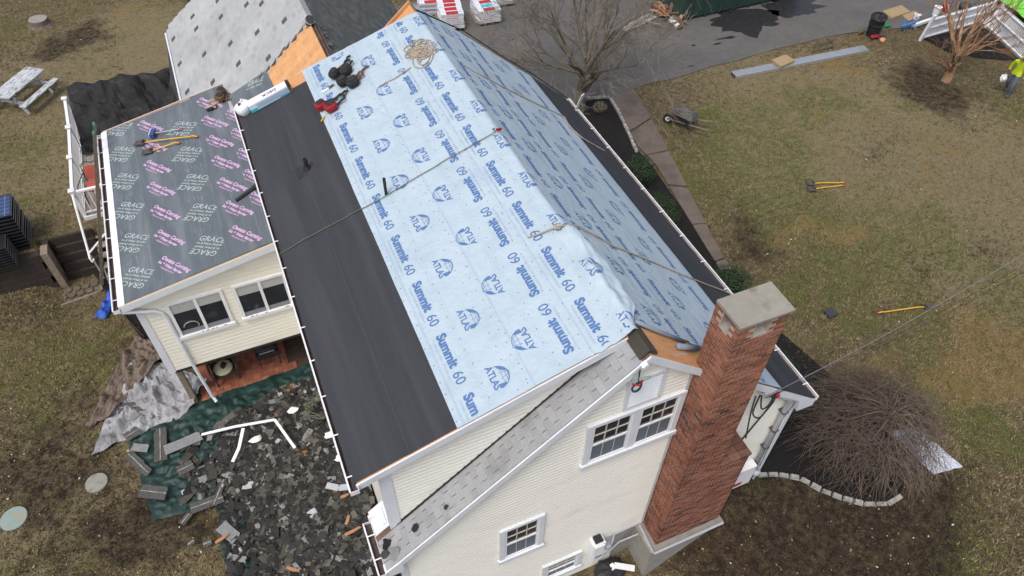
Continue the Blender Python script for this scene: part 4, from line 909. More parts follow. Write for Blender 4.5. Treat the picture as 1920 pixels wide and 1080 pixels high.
# netting draped over the back of the deck and the wing wall
def drape(name, outline_fn, mt, nu, nv): 
    mb = MB(); mb.grid(outline_fn, nu, nv); return mb.build(name, mt, smooth=False)
def net1(u, v):
    x = -9.75 + 3.9*u; y = 20.75 - .35*u - (2.4-.6*u)*v
    z = 1.02*(1-sm(v*1.1)) + .25 + .35*math.sin(u*3.1)*(.6-v*.3) + .5*abs(nz(x*1.1, y*.9, 2)) + .24*abs(nz(x*2.6, y*2.4, 4)) - .08
    return (x, y, max(.22, z))
tag(drape('netting', net1, M_net, 38, 26), 'black netting heaped over the back railing of the deck', 'netting')
def net3(u, v):
    x = -8.95 + 2.8*u + .3*v; y = 18.6 - 1.6*v + .5*u
    z = .9 - .5*v + .5*u + .5*abs(nz(x*1.2, y*1.1, 8)) + .22*abs(nz(x*2.8, y*2.6, 9))
    return (x, y, max(.24, z))
tag(drape('netting', net3, M_net, 28, 18), 'nearer fold of black netting between the deck and the sunroom', 'netting')
def net2(u, v):
    y = 20.7 - 4.9*u; sag = .35+.18*math.sin(u*6); x = -6.12 - sag*v - .10*abs(nz(y*1.2, v*3, 3))*v*2; z = 2.66 - 2.3*v
    return (x, y, z)
tag(drape('netting', net2, M_net2, 40, 20), 'sheet of grey black netting hung down the garage wing eave', 'netting')

# ================================================================ patio under the sunroom
patio = struct(MB().box(-7.75, -4.3, 8.05, 10.6, ZL-.06, ZL+.035).build('patio', M_soil))
M_pav = mat('red_paver', (.33,.12,.07), (.25,.09,.055), 6, .9, rand=.3, bump=.2, c3=(.16,.07,.05), s3=3, t3=(.6,.8))
pc = None; k = 0
for i in range(17):
    for j in range(12):
        x0 = -7.72+i*.202; y0 = 8.08+j*.203
        vert = (i+j) % 2
        for h in (0, 1):
            if pc is None: pc = MB().box(-.048,.048,-.098,.098,-.03,.03).build('paver', M_pav, patio); o = pc
            else: o = link_copy(pc, parent=patio)
            o.rotation_euler.z = 0 if vert else math.pi/2
            cx, cy = (x0+.05+h*.101, y0+.1) if vert else (x0+.1, y0+.05+h*.101)
            o.location = (cx, cy, ZL+.030+rnd(0,.008)); k += 1
        if k > 290: break
    if k > 290: break
MB().box(-4.28, -4.22, 8.0, 10.6, ZL, ZL+.05).build('edging_board', M_wood, patio)

# ================================================================ shingle debris
M_deb = island_mat('shingle_scrap', [(0,(.032,.030,.027)),(.20,(.054,.051,.043)),(.38,(.020,.019,.019)),(.55,(.075,.071,.060)),(.66,(.036,.036,.037)),(.78,(.115,.112,.096)),(.86,(.024,.023,.022)),(.93,(.21,.213,.205)),(.985,(.40,.40,.41)),(.996,(.26,.12,.05))], .92, .5, 50, 12)
poly_deb = [(-8.3,6.95),(-7.0,7.2),(-5.6,7.6),(-4.5,7.5),(-4.35,5.0),(-4.3,.2),(-7.6,.6),(-7.75,3.0),(-7.75,4.7),(-8.6,5.4)]
def inpoly(x, y, P):
    c = False; j = len(P)-1
    for i in range(len(P)):
        if (P[i][1] > y) != (P[j][1] > y) and x < (P[j][0]-P[i][0])*(y-P[i][1])/(P[j][1]-P[i][1])+P[i][0]: c = not c
        j = i
    return c
def heap(x, y): return ZL + .07 + .17*math.exp(-((x+5.6)/1.6)**2-((y-5.6)/2.2)**2) + .12*math.exp(-((x+5.2)/1.2)**2-((y-2.8)/1.6)**2) + .07*nz(x*1.6, y*1.6)
rd = random.Random(11)
def scrap(mb, x, y, z, l, wd, yaw, t1, t2, pieces=False):
    ca, sa = math.cos(yaw), math.sin(yaw); out = []
    n = rd.choice((4, 5, 6)) if l < .2 else 9
    if n == 4: base = [(-1,-1),(1,-1),(1,1),(-1,1)]
    elif n == 5: base = [(-1,-1),(1,-1),(1.0,.3),(.45,1),(-1,.9)]
    elif n == 6: base = [(-1,-.6),(-.3,-1),(.9,-1),(1.05,.2),(.5,1),(-.9,.9)]
    else: base = [(-1,-1),(-.2,-1),(.5,-.95),(1,-1),(.9,-.2),(1.02,.5),(.8,1),(.1,.88),(-.55,1),(-1,.9)]
    cu = rd.uniform(-.08, .08)*l
    for a, b in base:
        u = a*l/2*rd.uniform(.85,1.08); v = b*wd/2*rd.uniform(.75,1.1)
        out.append((x+u*ca-v*sa, y+u*sa+v*ca, z+u*t1+v*t2+cu*a*a))
    mb.slab(out, .007)
small = MB()
n = 0
while n < 13500:
    x, y = rd.uniform(-8.7,-4.25), rd.uniform(.2,7.9)
    if not inpoly(x, y, poly_deb): continue
    den = .25 + .75*sm((heap(x, y)-ZL-.05)/.14)
    if y < 2.3 and x < -5.0: den *= .3
    if x < -7.0: den *= .45
    if rd.random() > den: continue
    l = rd.choice((rd.uniform(.03,.08), rd.uniform(.05,.13), rd.uniform(.08,.22), rd.uniform(.1,.32))); scrap(small, x, y, heap(x, y)+rd.uniform(-.02,.10), l, l*rd.uniform(.35,.9), rd.uniform(0,6.28), rd.uniform(-.3,.3), rd.uniform(-.3,.3)); n += 1
tag(small.build('shingle_rubble', M_deb), 'heap of small broken shingle bits on the green tarp', 'rubble', kind='stuff')
n = 0
while n < 170:
    x, y = rd.uniform(-9.2,-4.3), rd.uniform(.3,7.9)
    if not inpoly(x, y, poly_deb): continue
    if rd.random() > (.35 + .65*sm((heap(x, y)-ZL-.05)/.18))*(.4 if y < 2.3 and x < -5 else 1): continue
    mb = MB(); l = rd.uniform(.18,.60); wd = min(.26, l*rd.uniform(.2,.5)); scrap(mb, 0, 0, 0, l, wd, 0, rd.uniform(-.12,.12), rd.uniform(-.12,.12))
    o = mb.build('shingle_scrap', M_deb); o.location = (x, y, heap(x, y)+rd.uniform(.04,.10)); o.rotation_euler.z = rd.uniform(0, 6.28)
    tag(o, 'torn dark shingle piece lying in the debris heap', 'shingle scrap', 'torn shingles in the debris heap'); n += 1
M_seal = mat('seal_line', (.42,.42,.43), (.10,.10,.10), 14, .8)
M_strip = mat('old_shingle_strip', (.06,.058,.054), (.10,.097,.088), 12, .95, bump=.4, bscale=60)
M_stripL = mat('pale_shingle_strip', (.24,.245,.245), (.18,.18,.18), 12, .95, bump=.4, bscale=60)
for px, py, l, wd, yaw, light in ((258,765,.9,.33,-15,0),(292,735,.5,.3,60,0),(302,835,1.0,.32,85,0),(345,832,.95,.3,5,1),(265,842,.45,.22,-30,1),(255,865,.6,.24,-60,0),(270,880,.55,.22,-60,0),(290,925,.7,.35,-30,0),(250,815,.4,.3,20,0),(390,945,.8,.28,0,0),(412,925,.7,.14,60,0),(268,738,.5,.2,70,1),(247,790,.5,.2,35,1),(285,780,.12,.3,15,0),(430,1000,.6,.3,-60,1),(350,880,.4,.3,10,0),(390,1020,.2,.15,0,0),(360,1020,.16,.12,20,0),(350,975,.3,.16,40,0)):
    p = at(px, py, z=ZL+.12); mb = MB(); mb.slab([(-l/2,-wd/2,0),(l/2,-wd/2*rnd(.9,1),.02),(l/2*.9,wd/2*.7,.03),(l/2*.75,wd/2,.03),(-l/2*.2,wd/2*.92,.015),(-l/2,wd/2,.01)], .01)
    if not light: mb.slab([(-l/2*.95,-.012,.024),(l/2*.95,-.012,.036),(l/2*.95,.012,.036),(-l/2*.95,.012,.024)], .002, 1)
    o = mb.build('shingle_strip', [M_stripL if light else M_strip, M_seal]); o.location = (p.x, p.y, ZL+.16+rnd(0,.04)); o.rotation_euler.z = R(yaw)
    tag(o, 'pale grey backed shingle strip on the tarps left of the heap' if light else 'long dark shingle strip with a white seal line left of the heap', 'shingle scrap', 'light shingle strips' if light else 'dark shingle strips')
def rod(name, label, cat, pts, wd, h, mt, zs=None):
    mb = MB()
    for a, b in zip(pts, pts[1:]): mb.beam(a, b, wd, h)
    return tag(mb.build(name, mt), label, cat)
G_ = lambda px, py, z: tuple(at(px, py, z=z))
rod('metal_trim', 'long bent white drip edge lying on top of the debris heap', 'metal trim', [G_(378,815,-.85), G_(440,800,-.80), G_(515,787,-.78), G_(553,840,-.85)], .07, .02, M_white)
rod('metal_trim', 'short white drip edge standing out of the debris beside the long one', 'metal trim', [G_(436,866,-.9), G_(448,840,-.85), G_(456,803,-.80)], .08, .02, M_white)
rod('metal_trim', 'grey metal offcut lying under the eave corner in the debris', 'metal trim', [G_(612,910,-.9), G_(635,915,-.9), G_(660,912,-.9)], .16, .02, M_conduit)
M_woods = mat('split_wood', (.42,.22,.11), (.30,.15,.08), 9, .9, stretch=(1,6,1))
for px, py, l, yaw in ((645,925,.22,0),(660,990,.42,5),(650,970,.25,55),(700,948,.35,10),(546,1060,.35,-40),(410,1000,.35,15)):
    p = at(px, py, z=-.9); o = MB().slab([(-l/2,-.03,0),(0,-.045,.015),(l/2,-.012,.02),(l/2*.8,.03,.02),(-l/2*.9,.035,0)], .02).build('wood_scrap', M_woods); o.location = (p.x, p.y, heap(p.x, p.y)+.14); o.rotation_euler.z = R(yaw)
    tag(o, 'splintered orange wood scrap on the debris heap', 'wood scrap', 'wood scraps on the debris')
for px, py in ((617,805),(636,846),(475,815),(545,760)):
    p = at(px, py, z=-.8); mb = MB(); mb.blob((0,0,0), .16, .1, .05, 8, 0, .35); o = mb.build('paper_scrap', M_white); o.location = (p.x, p.y, heap(p.x, p.y)+.14); tag(o, 'crumpled white wrapper among the torn shingles', 'wrapper', 'white wrappers in the debris')
p = at(632, 806, z=-.8); mb = MB(); mb.blob((p.x,p.y,heap(p.x,p.y)+.16), .16, .08, .06, 8, 0, .2); tag(mb.build('orange_cloth', flat('safety_orange', (.85,.16,.03))), 'bright orange cloth at the edge of the heap under the eave', 'cloth')
hs_ = MB(); p = at(600, 765, z=-.8); q = []
for i in range(130): q.append((p.x+(.28+.10*math.sin(i*.9))*math.cos(i*.31)+.06*nz(i*.2,1), p.y+(.30+.08*math.cos(i*.7))*math.sin(i*.31), -.78+.10*nz(i*.13, 5)))
hs_.tube(q, .009, 5); tag(hs_.build('rope', M_ropegreen), 'tangled green rope lying on the debris under the eave', 'rope')
# household things on the patio
ch = thing('wicker_chair', 'dark brown wicker armchair with a cream cushion on the brick patio', 'chair', (-6.98, 8.72, ZL+.06), rz_=R(8))
M_wick = mat('wicker', (.045,.03,.022), (.085,.058,.04), 40, .85, bump=.6, bscale=60)
def CP(mb, nm, mt): return mb.build(nm, mt, ch, local=True)
mb = MB(); mb.box(-.29,.29,-.30,.28,.30,.36); CP(mb, 'seat', M_wick)
mb = MB(); mb.grid(lambda u, v: (-.31+.62*u, .26+.10*v-.12*(abs(u-.5)*2)**2, .34+.52*v-.10*(abs(u-.5)*2)**3*v), 12, 8); mb.tube([(-.33+.66*i/12, .36-.13*(abs(i/12-.5)*2)**2, .86-.12*(abs(i/12-.5)*2)**3) for i in range(13)], .035, 6); CP(mb, 'backrest', M_wick)
for sgn in (-1, 1):
    mb = MB(); mb.tube([(sgn*.33,.22,.74),(sgn*.35,.0,.62),(sgn*.35,-.25,.60),(sgn*.33,-.33,.50),(sgn*.31,-.32,.32)], .04, 6); mb.grid(lambda u, v: (sgn*.33, -.28+.5*u, .32+.3*v), 5, 3); CP(mb, 'armrest', M_wick)
    for yy in (-.28, .26): CP(MB().tube([(sgn*.28,yy,.32),(sgn*.30,yy,0)], .025, 6), 'leg', M_wick)
mb = MB(); mb.blob((0,-.03,.41), .27, .28, .07, 12); CP(mb, 'cushion', flat('cream_cloth', (.62,.58,.40), .9)); 
mb = MB(); mb.blob((.03,-.02,.49), .09, .11, .05, 8, 0, .3); gl = mb.build('work_gloves', M_blackmat); gl.location = (-6.98, 8.72, ZL+.06); tag(gl, 'black work gloves lying on the cream chair cushion', 'gloves')
gr = thing('charcoal_grill', 'small black grill standing under the sunroom wall', 'grill', (-5.75, 8.75, ZL+.06))
MB().box(-.30,.30,-.22,.22,.42,.62).build('firebox', M_black, gr, local=True); MB().blob((0,0,.64), .31, .23, .14, 10).build('lid', M_black, gr, local=True, smooth=True); MB().tube([(-.2,-.24,.7),(.2,-.24,.7)], .012, 6).build('handle', M_conduit, gr, local=True)
for sx in (-.26, .26):
    for sy in (-.18, .18): MB().tube([(sx,sy,.45),(sx*1.05,sy*1.05,0)], .016, 6).build('leg', M_black, gr, local=True)
# ================================================================ deck, stairs, ladder, retaining wall
deck = thing('deck', 'raised wooden deck with white vinyl railing behind the sunroom', 'deck', (-9, 17, 0))
M_dboard = mat('deck_board', (.42,.35,.28), (.30,.25,.20), 6, .9, stretch=(8,1,1), bump=.3, c3=(.55,.54,.52), s3=5, t3=(.55,.75), rand=.12)
for i in range(13):
    x = -9.82+i*.143; MB().box(x, x+.136, 15.25, 20.7, .10, .14).build('deck_board', M_dboard, deck)
MB().box(-9.86, -8.0, 15.20, 15.245, -.10, .135).box(-9.88, -9.83, 15.22, 20.7, -.10, .095).build('rim_board', M_trim, deck)
for x, y in ((-9.8,15.35),(-9.8,18),(-9.8,20.6),(-8.2,15.35)): MB().box(x-.05, x+.05, y-.05, y+.05, 0 if y > 15 else -1.4, .098).build('deck_post', M_wood, deck)
posts = [(-9.84,15.30),(-9.84,17.05),(-9.84,18.75),(-9.92,20.55)]
for x, y in posts:
    p_ = MB().box(x-.055, x+.055, y-.055, y+.055, -.12, 1.12).build('rail_post', M_white, deck)
    MB().box(x-.085, x+.085, y-.085, y+.085, 1.12, 1.15).raw([(x-.075,y-.075,1.15),(x+.075,y-.075,1.15),(x+.075,y+.075,1.15),(x-.075,y+.075,1.15),(x,y,1.19)], [(0,1,4),(1,2,4),(2,3,4),(3,0,4)]).build('post_cap', M_white, p_)
def rail_run(a, b, z=1.05, step=.125):
    a, b = Vector((*a, 0)), Vector((*b, 0)); d = (b-a).normalized()
    a = a + d*.056; b = b - d*.056
    MB().beam(a+V(0,0,z), b+V(0,0,z), .09, .06).build('top_rail', M_white, deck); MB().beam(a+V(0,0,.24), b+V(0,0,.24), .05, .05).build('bottom_rail', M_white, deck)
    n_ = int((b-a).length/step)
    for i in range(1, n_):
        q = a.lerp(b, i/n_); MB().box(q.x-.016, q.x+.016, q.y-.016, q.y+.016, .266, z-.031).build('baluster', M_white, deck)
for a, b in zip(posts, posts[1:]): rail_run(a, b)
rail_run((-9.84,15.30), (-9.02,15.30), step=.15); MB().box(-9.06,-8.96,15.25,15.35,.14,1.12).build('rail_post', M_white, deck)
st = thing('stairs', 'steep wooden stairs with a white pipe handrail dropping from the deck', 'stairs', (-9.4, 14.6, -1.4))
for x in (-9.80, -8.98): MB().raw([(x,15.18,.02),(x,15.18,-.22),(x,13.9,-1.4),(x,13.62,-1.4),(x+.04,15.18,.02),(x+.04,15.18,-.22),(x+.04,13.9,-1.4),(x+.04,13.62,-1.4)], [(0,1,2,3),(4,7,6,5),(0,4,5,1),(3,2,6,7),(0,3,7,4),(1,5,6,2)]).build('stringer', M_wood, st)
for i in range(6): y = 15.05-i*.235; z = -.10-i*.215; MB().box(-9.755, -8.985, y-.13, y+.12, z-.04, z).build('tread', M_dboard, st)
MB().tube([(-9.84,15.22,1.02),(-9.86,14.9,.75),(-9.95,14.05,-.30),(-9.96,13.92,-.42),(-9.94,13.88,-.52),(-9.88,13.95,-.50)], .035, 8).build('handrail', M_white, st); MB().tube([(-9.92,14.0,-.4),(-9.90,13.98,-1.4)], .025, 6).build('handrail_post', M_conduit, st); MB().tube([(-9.92,14.05,-.3),(-9.3,14.4,.02)], .03, 6).build('cross_rail', M_white, st)
lad = thing('ladder', 'long dark fibreglass ladder leaning on the sunroom gutter', 'ladder', (-10.0, 13.85, -1.4))
M_lad = mat('ladder_rail', (.13,.12,.095), (.17,.155,.12), 8, .6)
lb, lt = Vector((-9.98,13.85,-1.4)), Vector((-8.25,14.05,3.75)); lw = Vector((.06,1,0)).normalized()*.21
for sgn in (-1, 1): MB().beam(lb+lw*sgn, lt+lw*sgn, .035, .08).build('rail', M_lad, lad)
for i in range(17): q = lb.lerp(lt, (i+.6)/17.2); MB().tube([q-lw, q+lw], .016, 6).build('rung', M_metal, lad)
for sgn in (-1, 1): MB().blob(lt+lw*sgn, .05, .05, .09, 8).build('end_cap', flat('green_plastic', (.10,.22,.13)), lad)
# retaining wall of old timbers
rw = thing('retaining_wall', 'low retaining wall of dark weathered timbers below the solar panels', 'retaining wall', (-11, 14.4, -1.4))
for i in range(5):
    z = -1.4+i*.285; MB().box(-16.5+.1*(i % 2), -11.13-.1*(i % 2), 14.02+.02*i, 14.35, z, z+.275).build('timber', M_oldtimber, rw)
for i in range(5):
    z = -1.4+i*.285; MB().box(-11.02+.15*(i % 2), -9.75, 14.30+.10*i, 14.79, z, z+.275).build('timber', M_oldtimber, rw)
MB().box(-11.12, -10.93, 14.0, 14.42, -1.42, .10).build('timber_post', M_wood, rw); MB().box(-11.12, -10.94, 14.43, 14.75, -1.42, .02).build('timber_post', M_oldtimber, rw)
pp_ = thing('stone_path', 'patch of dark stepping stones framed by a thin board below the timbers', 'stone path', (-10.7, 13.9, -1.4))
for i in range(5):
    for j in range(3):
        x, y = -11.2+i*.25+(j % 2)*.1, 13.35+j*.24; pts = [(x+.115*math.cos(a*1.047+rnd(-.15,.15)), y+.11*math.sin(a*1.047), -1.352) for a in range(6)]; MB().slab(pts, .04).build('stepping_stone', mat('dark_stone', (.11,.09,.07), (.15,.125,.10), 9, .95, rand=.2) if (i, j) == (0, 0) else bpy.data.materials['dark_stone'], pp_)
MB().beam((-11.35,13.22,-1.36), (-10.02,13.42,-1.36), .05, .07).build('edging_board', M_wood, pp_); MB().beam((-10.0,13.44,-1.36), (-10.0,14.2,-1.36), .05, .07).build('edging_board', M_wood, pp_)
rod('lawn_edging', 'thin dark lawn edging strip curving round the sunroom bed', 'edging', [(-10.1,14.2,-1.34),(-9.95,13.5,-1.34),(-9.72,12.9,-1.34),(-9.35,11.9,-1.34),(-8.95,11.0,-1.34)], .03, .08, M_oldtimber)
# chair on the deck
dc_ = thing('patio_chair', 'black metal chair with a red seat cushion on the deck', 'chair', (-9.32, 16.0, .14), rz_=R(-12))
M_redc = mat('faded_red_cloth', (.42,.10,.065), (.34,.075,.05), 8, .9)
D = lambda mb, nm, mt, sm_=False: mb.build(nm, mt, dc_, local=True, smooth=sm_)
def cush(u, v): a = (u-.5)*2; b = (v-.5)*2; return (.27*a, .27*b, .52+.06*(1-a**4)*(1-b**4))
mb = MB(); mb.grid(cush, 10, 10); mb.box(-.27,.27,-.27,.27,.47,.52); D(mb, 'seat_cushion', M_redc, True)
mb = MB(); mb.grid(lambda u, v: (.27*(u-.5)*2, .30+.10*v-.05*(1-((u-.5)*2)**4), .55+.45*v), 8, 6); D(mb, 'back_cushion', M_redc, True)
for sgn in (-1, 1):
    D(MB().tube([(sgn*.30,.30,.45),(sgn*.32,.40,1.0)], .014, 6), 'back_post', M_black); D(MB().tube([(sgn*.30,.3,.78),(sgn*.34,.0,.76),(sgn*.36,-.30,.74),(sgn*.36,-.38,.68),(sgn*.35,-.33,.63),(sgn*.33,-.28,.50)], .016, 6), 'armrest', M_black)
    for yy in (-.26, .27): D(MB().tube([(sgn*.29,yy,.47),(sgn*.31,yy*1.15,0)], .014, 6), 'leg', M_black)
D(MB().tube([(-.32,.40,1.0),(-.16,.43,1.10),(0,.44,1.04),(.16,.43,1.10),(.32,.40,1.0)], .014, 6), 'back_rail', M_black)
# picnic table
pt = thing('picnic_table', 'weathered white picnic table with peeling paint on the lawn', 'picnic table', (-11.55, 22.9, 0), rz_=math.atan2(1.5, 1.09))
M_peel = mat('peeling_white_paint', (.52,.55,.57), (.43,.46,.48), 6, .85, stretch=(1,5,1), c3=(.19,.15,.13), s3=4, t3=(.52,.62), rand=.08)
for i in range(5): MB().box(-.98, .98, -.375+i*.151, -.375+i*.151+.143, .72, .76).build('table_board', M_peel, pt, local=True)
for y in (-.72, .72): 
    MB().box(-.95, .95, y-.125, y+.125, .42, .46).build('bench_board', M_peel, pt, local=True)
for x in (-.68, .68):
    MB().beam((x,-.80,.40), (x,.80,.40), .045, .09).build('bench_support', M_peel, pt, local=True); MB().beam((x+.05,-.34,.69), (x+.05,.34,.69), .04, .08).build('table_cleat', M_peel, pt, local=True)
    for s_ in (-1, 1): MB().beam((x-.045,s_*.25,.70), (x-.045,s_*.62,0), .04, .09, (1,0,0)).build('leg', M_peel, pt, local=True)
sp_ = thing('tree_stump', 'low grey cut tree stump on the far lawn', 'tree stump', (-11.1, 28.6, 0))
mb = MB(); n_ = 18
for z, e in ((0, 1.28), (.10, 1.08), (.28, 1.0)): mb.v += [(-11.1+.36*e*math.cos(2*math.pi*k/n_)*(1+.12*nz(k*.7,1)+(.15*(k % 4 == 0) if z == 0 else 0)), 28.6+.36*e*math.sin(2*math.pi*k/n_)*(1+.12*nz(k*.7,2)), z) for k in range(n_)]
for j in range(2):
    for k in range(n_): mb.f.append((j*n_+k, j*n_+(k+1) % n_, (j+1)*n_+(k+1) % n_, (j+1)*n_+k)); mb.m.append(0)
mb.build('bark', mat('stump_bark', (.12,.09,.07), (.19,.15,.12), 9, .95, bump=.6), sp_)
MB().poly([(-11.1+.36*math.cos(2*math.pi*k/n_)*(1+.12*nz(k*.7,1)), 28.6+.36*math.sin(2*math.pi*k/n_)*(1+.12*nz(k*.7,2)), .283) for k in range(n_)]).build('cut_face', mat('stump_top', (.30,.27,.24), (.22,.20,.18), 6, .9), sp_)
# solar panels in two stacks
def panel_proto(w_, d_):
    t = bpy.data.objects.new('solar_panel', None); C.objects.link(t); t.empty_display_size = .2; ORI[t.name] = Vector((0,0,0))
    f = MB()
    for a in ((-w_/2,w_/2,-d_/2,-d_/2+.035),(-w_/2,w_/2,d_/2-.035,d_/2),(-w_/2,-w_/2+.035,-d_/2+.035,d_/2-.035),(w_/2-.035,w_/2,-d_/2+.035,d_/2-.035)): f.box(*a, 0, .042)
    f.build('frame', mat('panel_frame', (.03,.03,.035), (.05,.05,.055), 8, .35, metal=.4) if 'panel_frame' not in bpy.data.materials else bpy.data.materials['panel_frame'], t, local=True)
    g = MB().box(-w_/2+.036, w_/2-.036, -d_/2+.036, d_/2-.036, .02, .037).build('glass', mat('solar_cells', (.02,.04,.12), (.03,.06,.16), 3, .12, spec=.6) if 'solar_cells' not in bpy.data.materials else bpy.data.materials['solar_cells'], t, local=True)
    c = MB()
    for i in range(1, 12): x = -w_/2+w_*i/12; c.box(x-.003, x+.003, -d_/2+.04, d_/2-.04, .0385, .0395)
    for i in range(1, 6): y = -d_/2+d_*i/6; c.box(-w_/2+.04, w_/2-.04, y-.003, y+.003, .0405, .0415)
    c.build('busbars', M_conduit, g, local=True); e = MB().box(w_/2-.006, w_/2+.002, -d_/2, d_/2, .012, .036).build('frame_edge', M_metal, t, local=True); return t
pr = panel_proto(1.98, 1.03); pr2 = panel_proto(1.75, .62)
M_pback = flat('panel_back', (.012,.012,.015), .5)
for q in (pr, pr2):
    for ch_ in q.children:
        if ch_.name.startswith('glass'):
            ch_.data.materials[0] = M_pback
            for k_ in list(ch_.children): bpy.data.objects.remove(k_)
prt = panel_proto(1.98, 1.03)
for i in range(11):
    o = prt if i == 10 else (pr if i == 0 else copy_tree(pr)); o.location = (-12.35+rnd(-.012,.012), 15.03+rnd(-.012,.012), .06+i*.122); o.rotation_euler.z = rnd(-.01,.01)
    if i == 10: tag(o, 'blue solar panel on top of the taller stack, cells showing', 'solar panel', 'solar panels of the taller stack')
    else: tag(o, 'black framed solar panel inside the taller stack by the timbers', 'solar panel', 'solar panels of the taller stack')
    if i < 10:
        for s1_ in (-.9, .9):
            for s2_ in (-.45, .45): pass
for i in range(8):
    o = pr2 if i == 0 else copy_tree(pr2); o.location = (-12.62-.0*i+rnd(-.012,.012), 14.19, .05+i*.095-.0); tag(o, 'black framed solar panel in the lower front stack beside the timbers', 'solar panel', 'solar panels of the lower stack')
# septic lids
for px, py, r, lab, m in ((26,972,.31,'round pale green septic lid set in the brown lawn', mat('green_lid', (.20,.27,.24), (.26,.31,.27), 4, .7, c3=(.33,.27,.17), s3=3, t3=(.55,.75))), (181,905,.27,'faded grey septic lid half covered by grass', mat('grey_lid', (.27,.27,.235), (.21,.21,.18), 6, .8, c3=(.15,.11,.07), s3=3, t3=(.55,.7)))):
    p = at(px, py, z=-1.37); o = MB().lathe([(r,-.02),(r,.02),(r*.96,.035),(r*.3,.045)], (p.x,p.y,-1.38), (0,0,1), 28).build('septic_lid', m); tag(o, lab, 'lid')
# ================================================================ vegetation
M_bark = mat('grey_bark', (.105,.088,.065), (.16,.135,.10), 8, .95, bump=.6, bscale=30, c3=(.15,.15,.09), s3=3, t3=(.55,.75))
M_twig = mat('twig', (.17,.14,.105), (.24,.205,.16), 8, .9)
rt = random.Random(21); TW = [.0048]
def branch(mb, p, d, ln, r, lvl, maxl, spread, up, twig=None, kink=.35, nchild=(2, 4)):
    n = 5; pts = [p]; rr = [r]; q = Vector(p); dd = Vector(d).normalized()
    for i in range(n):
        dd = (dd + Vector((rt.uniform(-1,1), rt.uniform(-1,1), rt.uniform(-1,1)))*kink*.35 + Vector((0,0,up))*.12).normalized()
        q = q + dd*ln/n; pts.append(q.copy()); rr.append(max(TW[0], r*(1-.55*(i+1)/n)))
    (twig if twig is not None and lvl >= maxl-1 else mb).tube(pts, rr, 7 if lvl == 0 else (5 if lvl < 3 else 3), cap=False)
    if lvl >= maxl: return
    for k in range(rt.randint(*nchild)+ (1 if lvl > 0 else 0)):
        i = rt.randint(2, n); b = pts[i]; a = rt.uniform(0, 6.28)
        ax = dd.orthogonal().normalized(); ax.rotate(Matrix.Rotation(a, 3, dd)); nd = (dd*math.cos(spread) + ax*math.sin(spread)*rt.uniform(.7,1.3)).normalized()
        branch(mb, b, nd, ln*rt.uniform(.55,.82), max(TW[0], rr[i]*rt.uniform(.45,.7)), lvl+1, maxl, spread, up, twig, kink, nchild)
def tree(name, label, base, limbs, maxl, spread, up, mt, mtw, nchild=(2, 4), kink=.35):
    t = thing(name, label, 'tree', base); a, b = MB(), MB()
    for p, d, ln, r in limbs: branch(a, Vector(p), d, ln, r, 1 if r < .12 else 0, maxl, spread, up, b, kink, nchild)
    a.build('trunk', mt, t, smooth=True); cr = b.build('crown', mtw, t); cr['kind'] = 'stuff'; return t
bx0 = (7.05, 14.75, 0)
lim = [((7.05,14.75,-.05), (.0,.04,1), 1.5, .23)]
for k in range(9):
    a = k*.97; lim.append(((7.05+.08*math.cos(a), 14.75+.08*math.sin(a), 1.0+.13*k), (math.cos(a)*(.95-.04*k), math.sin(a)*(.85-.04*k)+.15, .62+.06*k), 2.2, .075))
for a, ln in ((3.0,2.0),(2.5,2.2),(5.6,2.1)): lim.append(((7.0,14.75,1.5), (math.cos(a), math.sin(a)*.8, .35), ln, .05))
tree('bare_tree', 'large bare grey tree standing beside the driveway corner', bx0, lim, 5, .62, .16, M_bark, M_twig, (2, 4), .5)
M_myr = mat('orange_bark', (.34,.19,.10), (.21,.115,.065), 9, .9, bump=.8, bscale=14, c3=(.44,.30,.19), s3=5, t3=(.5,.62), stretch=(1,1,.35))
M_myt = mat('orange_twig', (.24,.13,.075), (.17,.10,.06), 6, .9)
mb_ = (21.2, 11.1, 0)
lim = [((21.2,11.1,-.05), (.14,.10,1), 1.0, .20)]
for dx, dy, ln, r, z in ((-.45,.35,2.0,.07,.75),(-.1,.5,2.2,.075,.8),(.35,.6,2.3,.085,.8),(.8,.45,2.2,.08,.75),(1.2,.1,2.0,.065,.7),(-.9,.1,1.5,.04,.9),(.9,-.5,1.7,.045,.8),(.2,-.5,1.7,.04,.9)): lim.append(((21.32,11.2,z), (dx, dy, 1.0), ln, r))
mt_ = tree('crape_myrtle', 'bare orange barked tree on the right lawn by the white picket panels', mb_, lim, 4, .6, .30, M_myr, M_myt, (2, 4), .4)
mb = MB(); mb.blob((21.25,11.2,.95), .17, .15, .16, 8, 0, .3); mb.build('dark_burl', M_black, mt_)
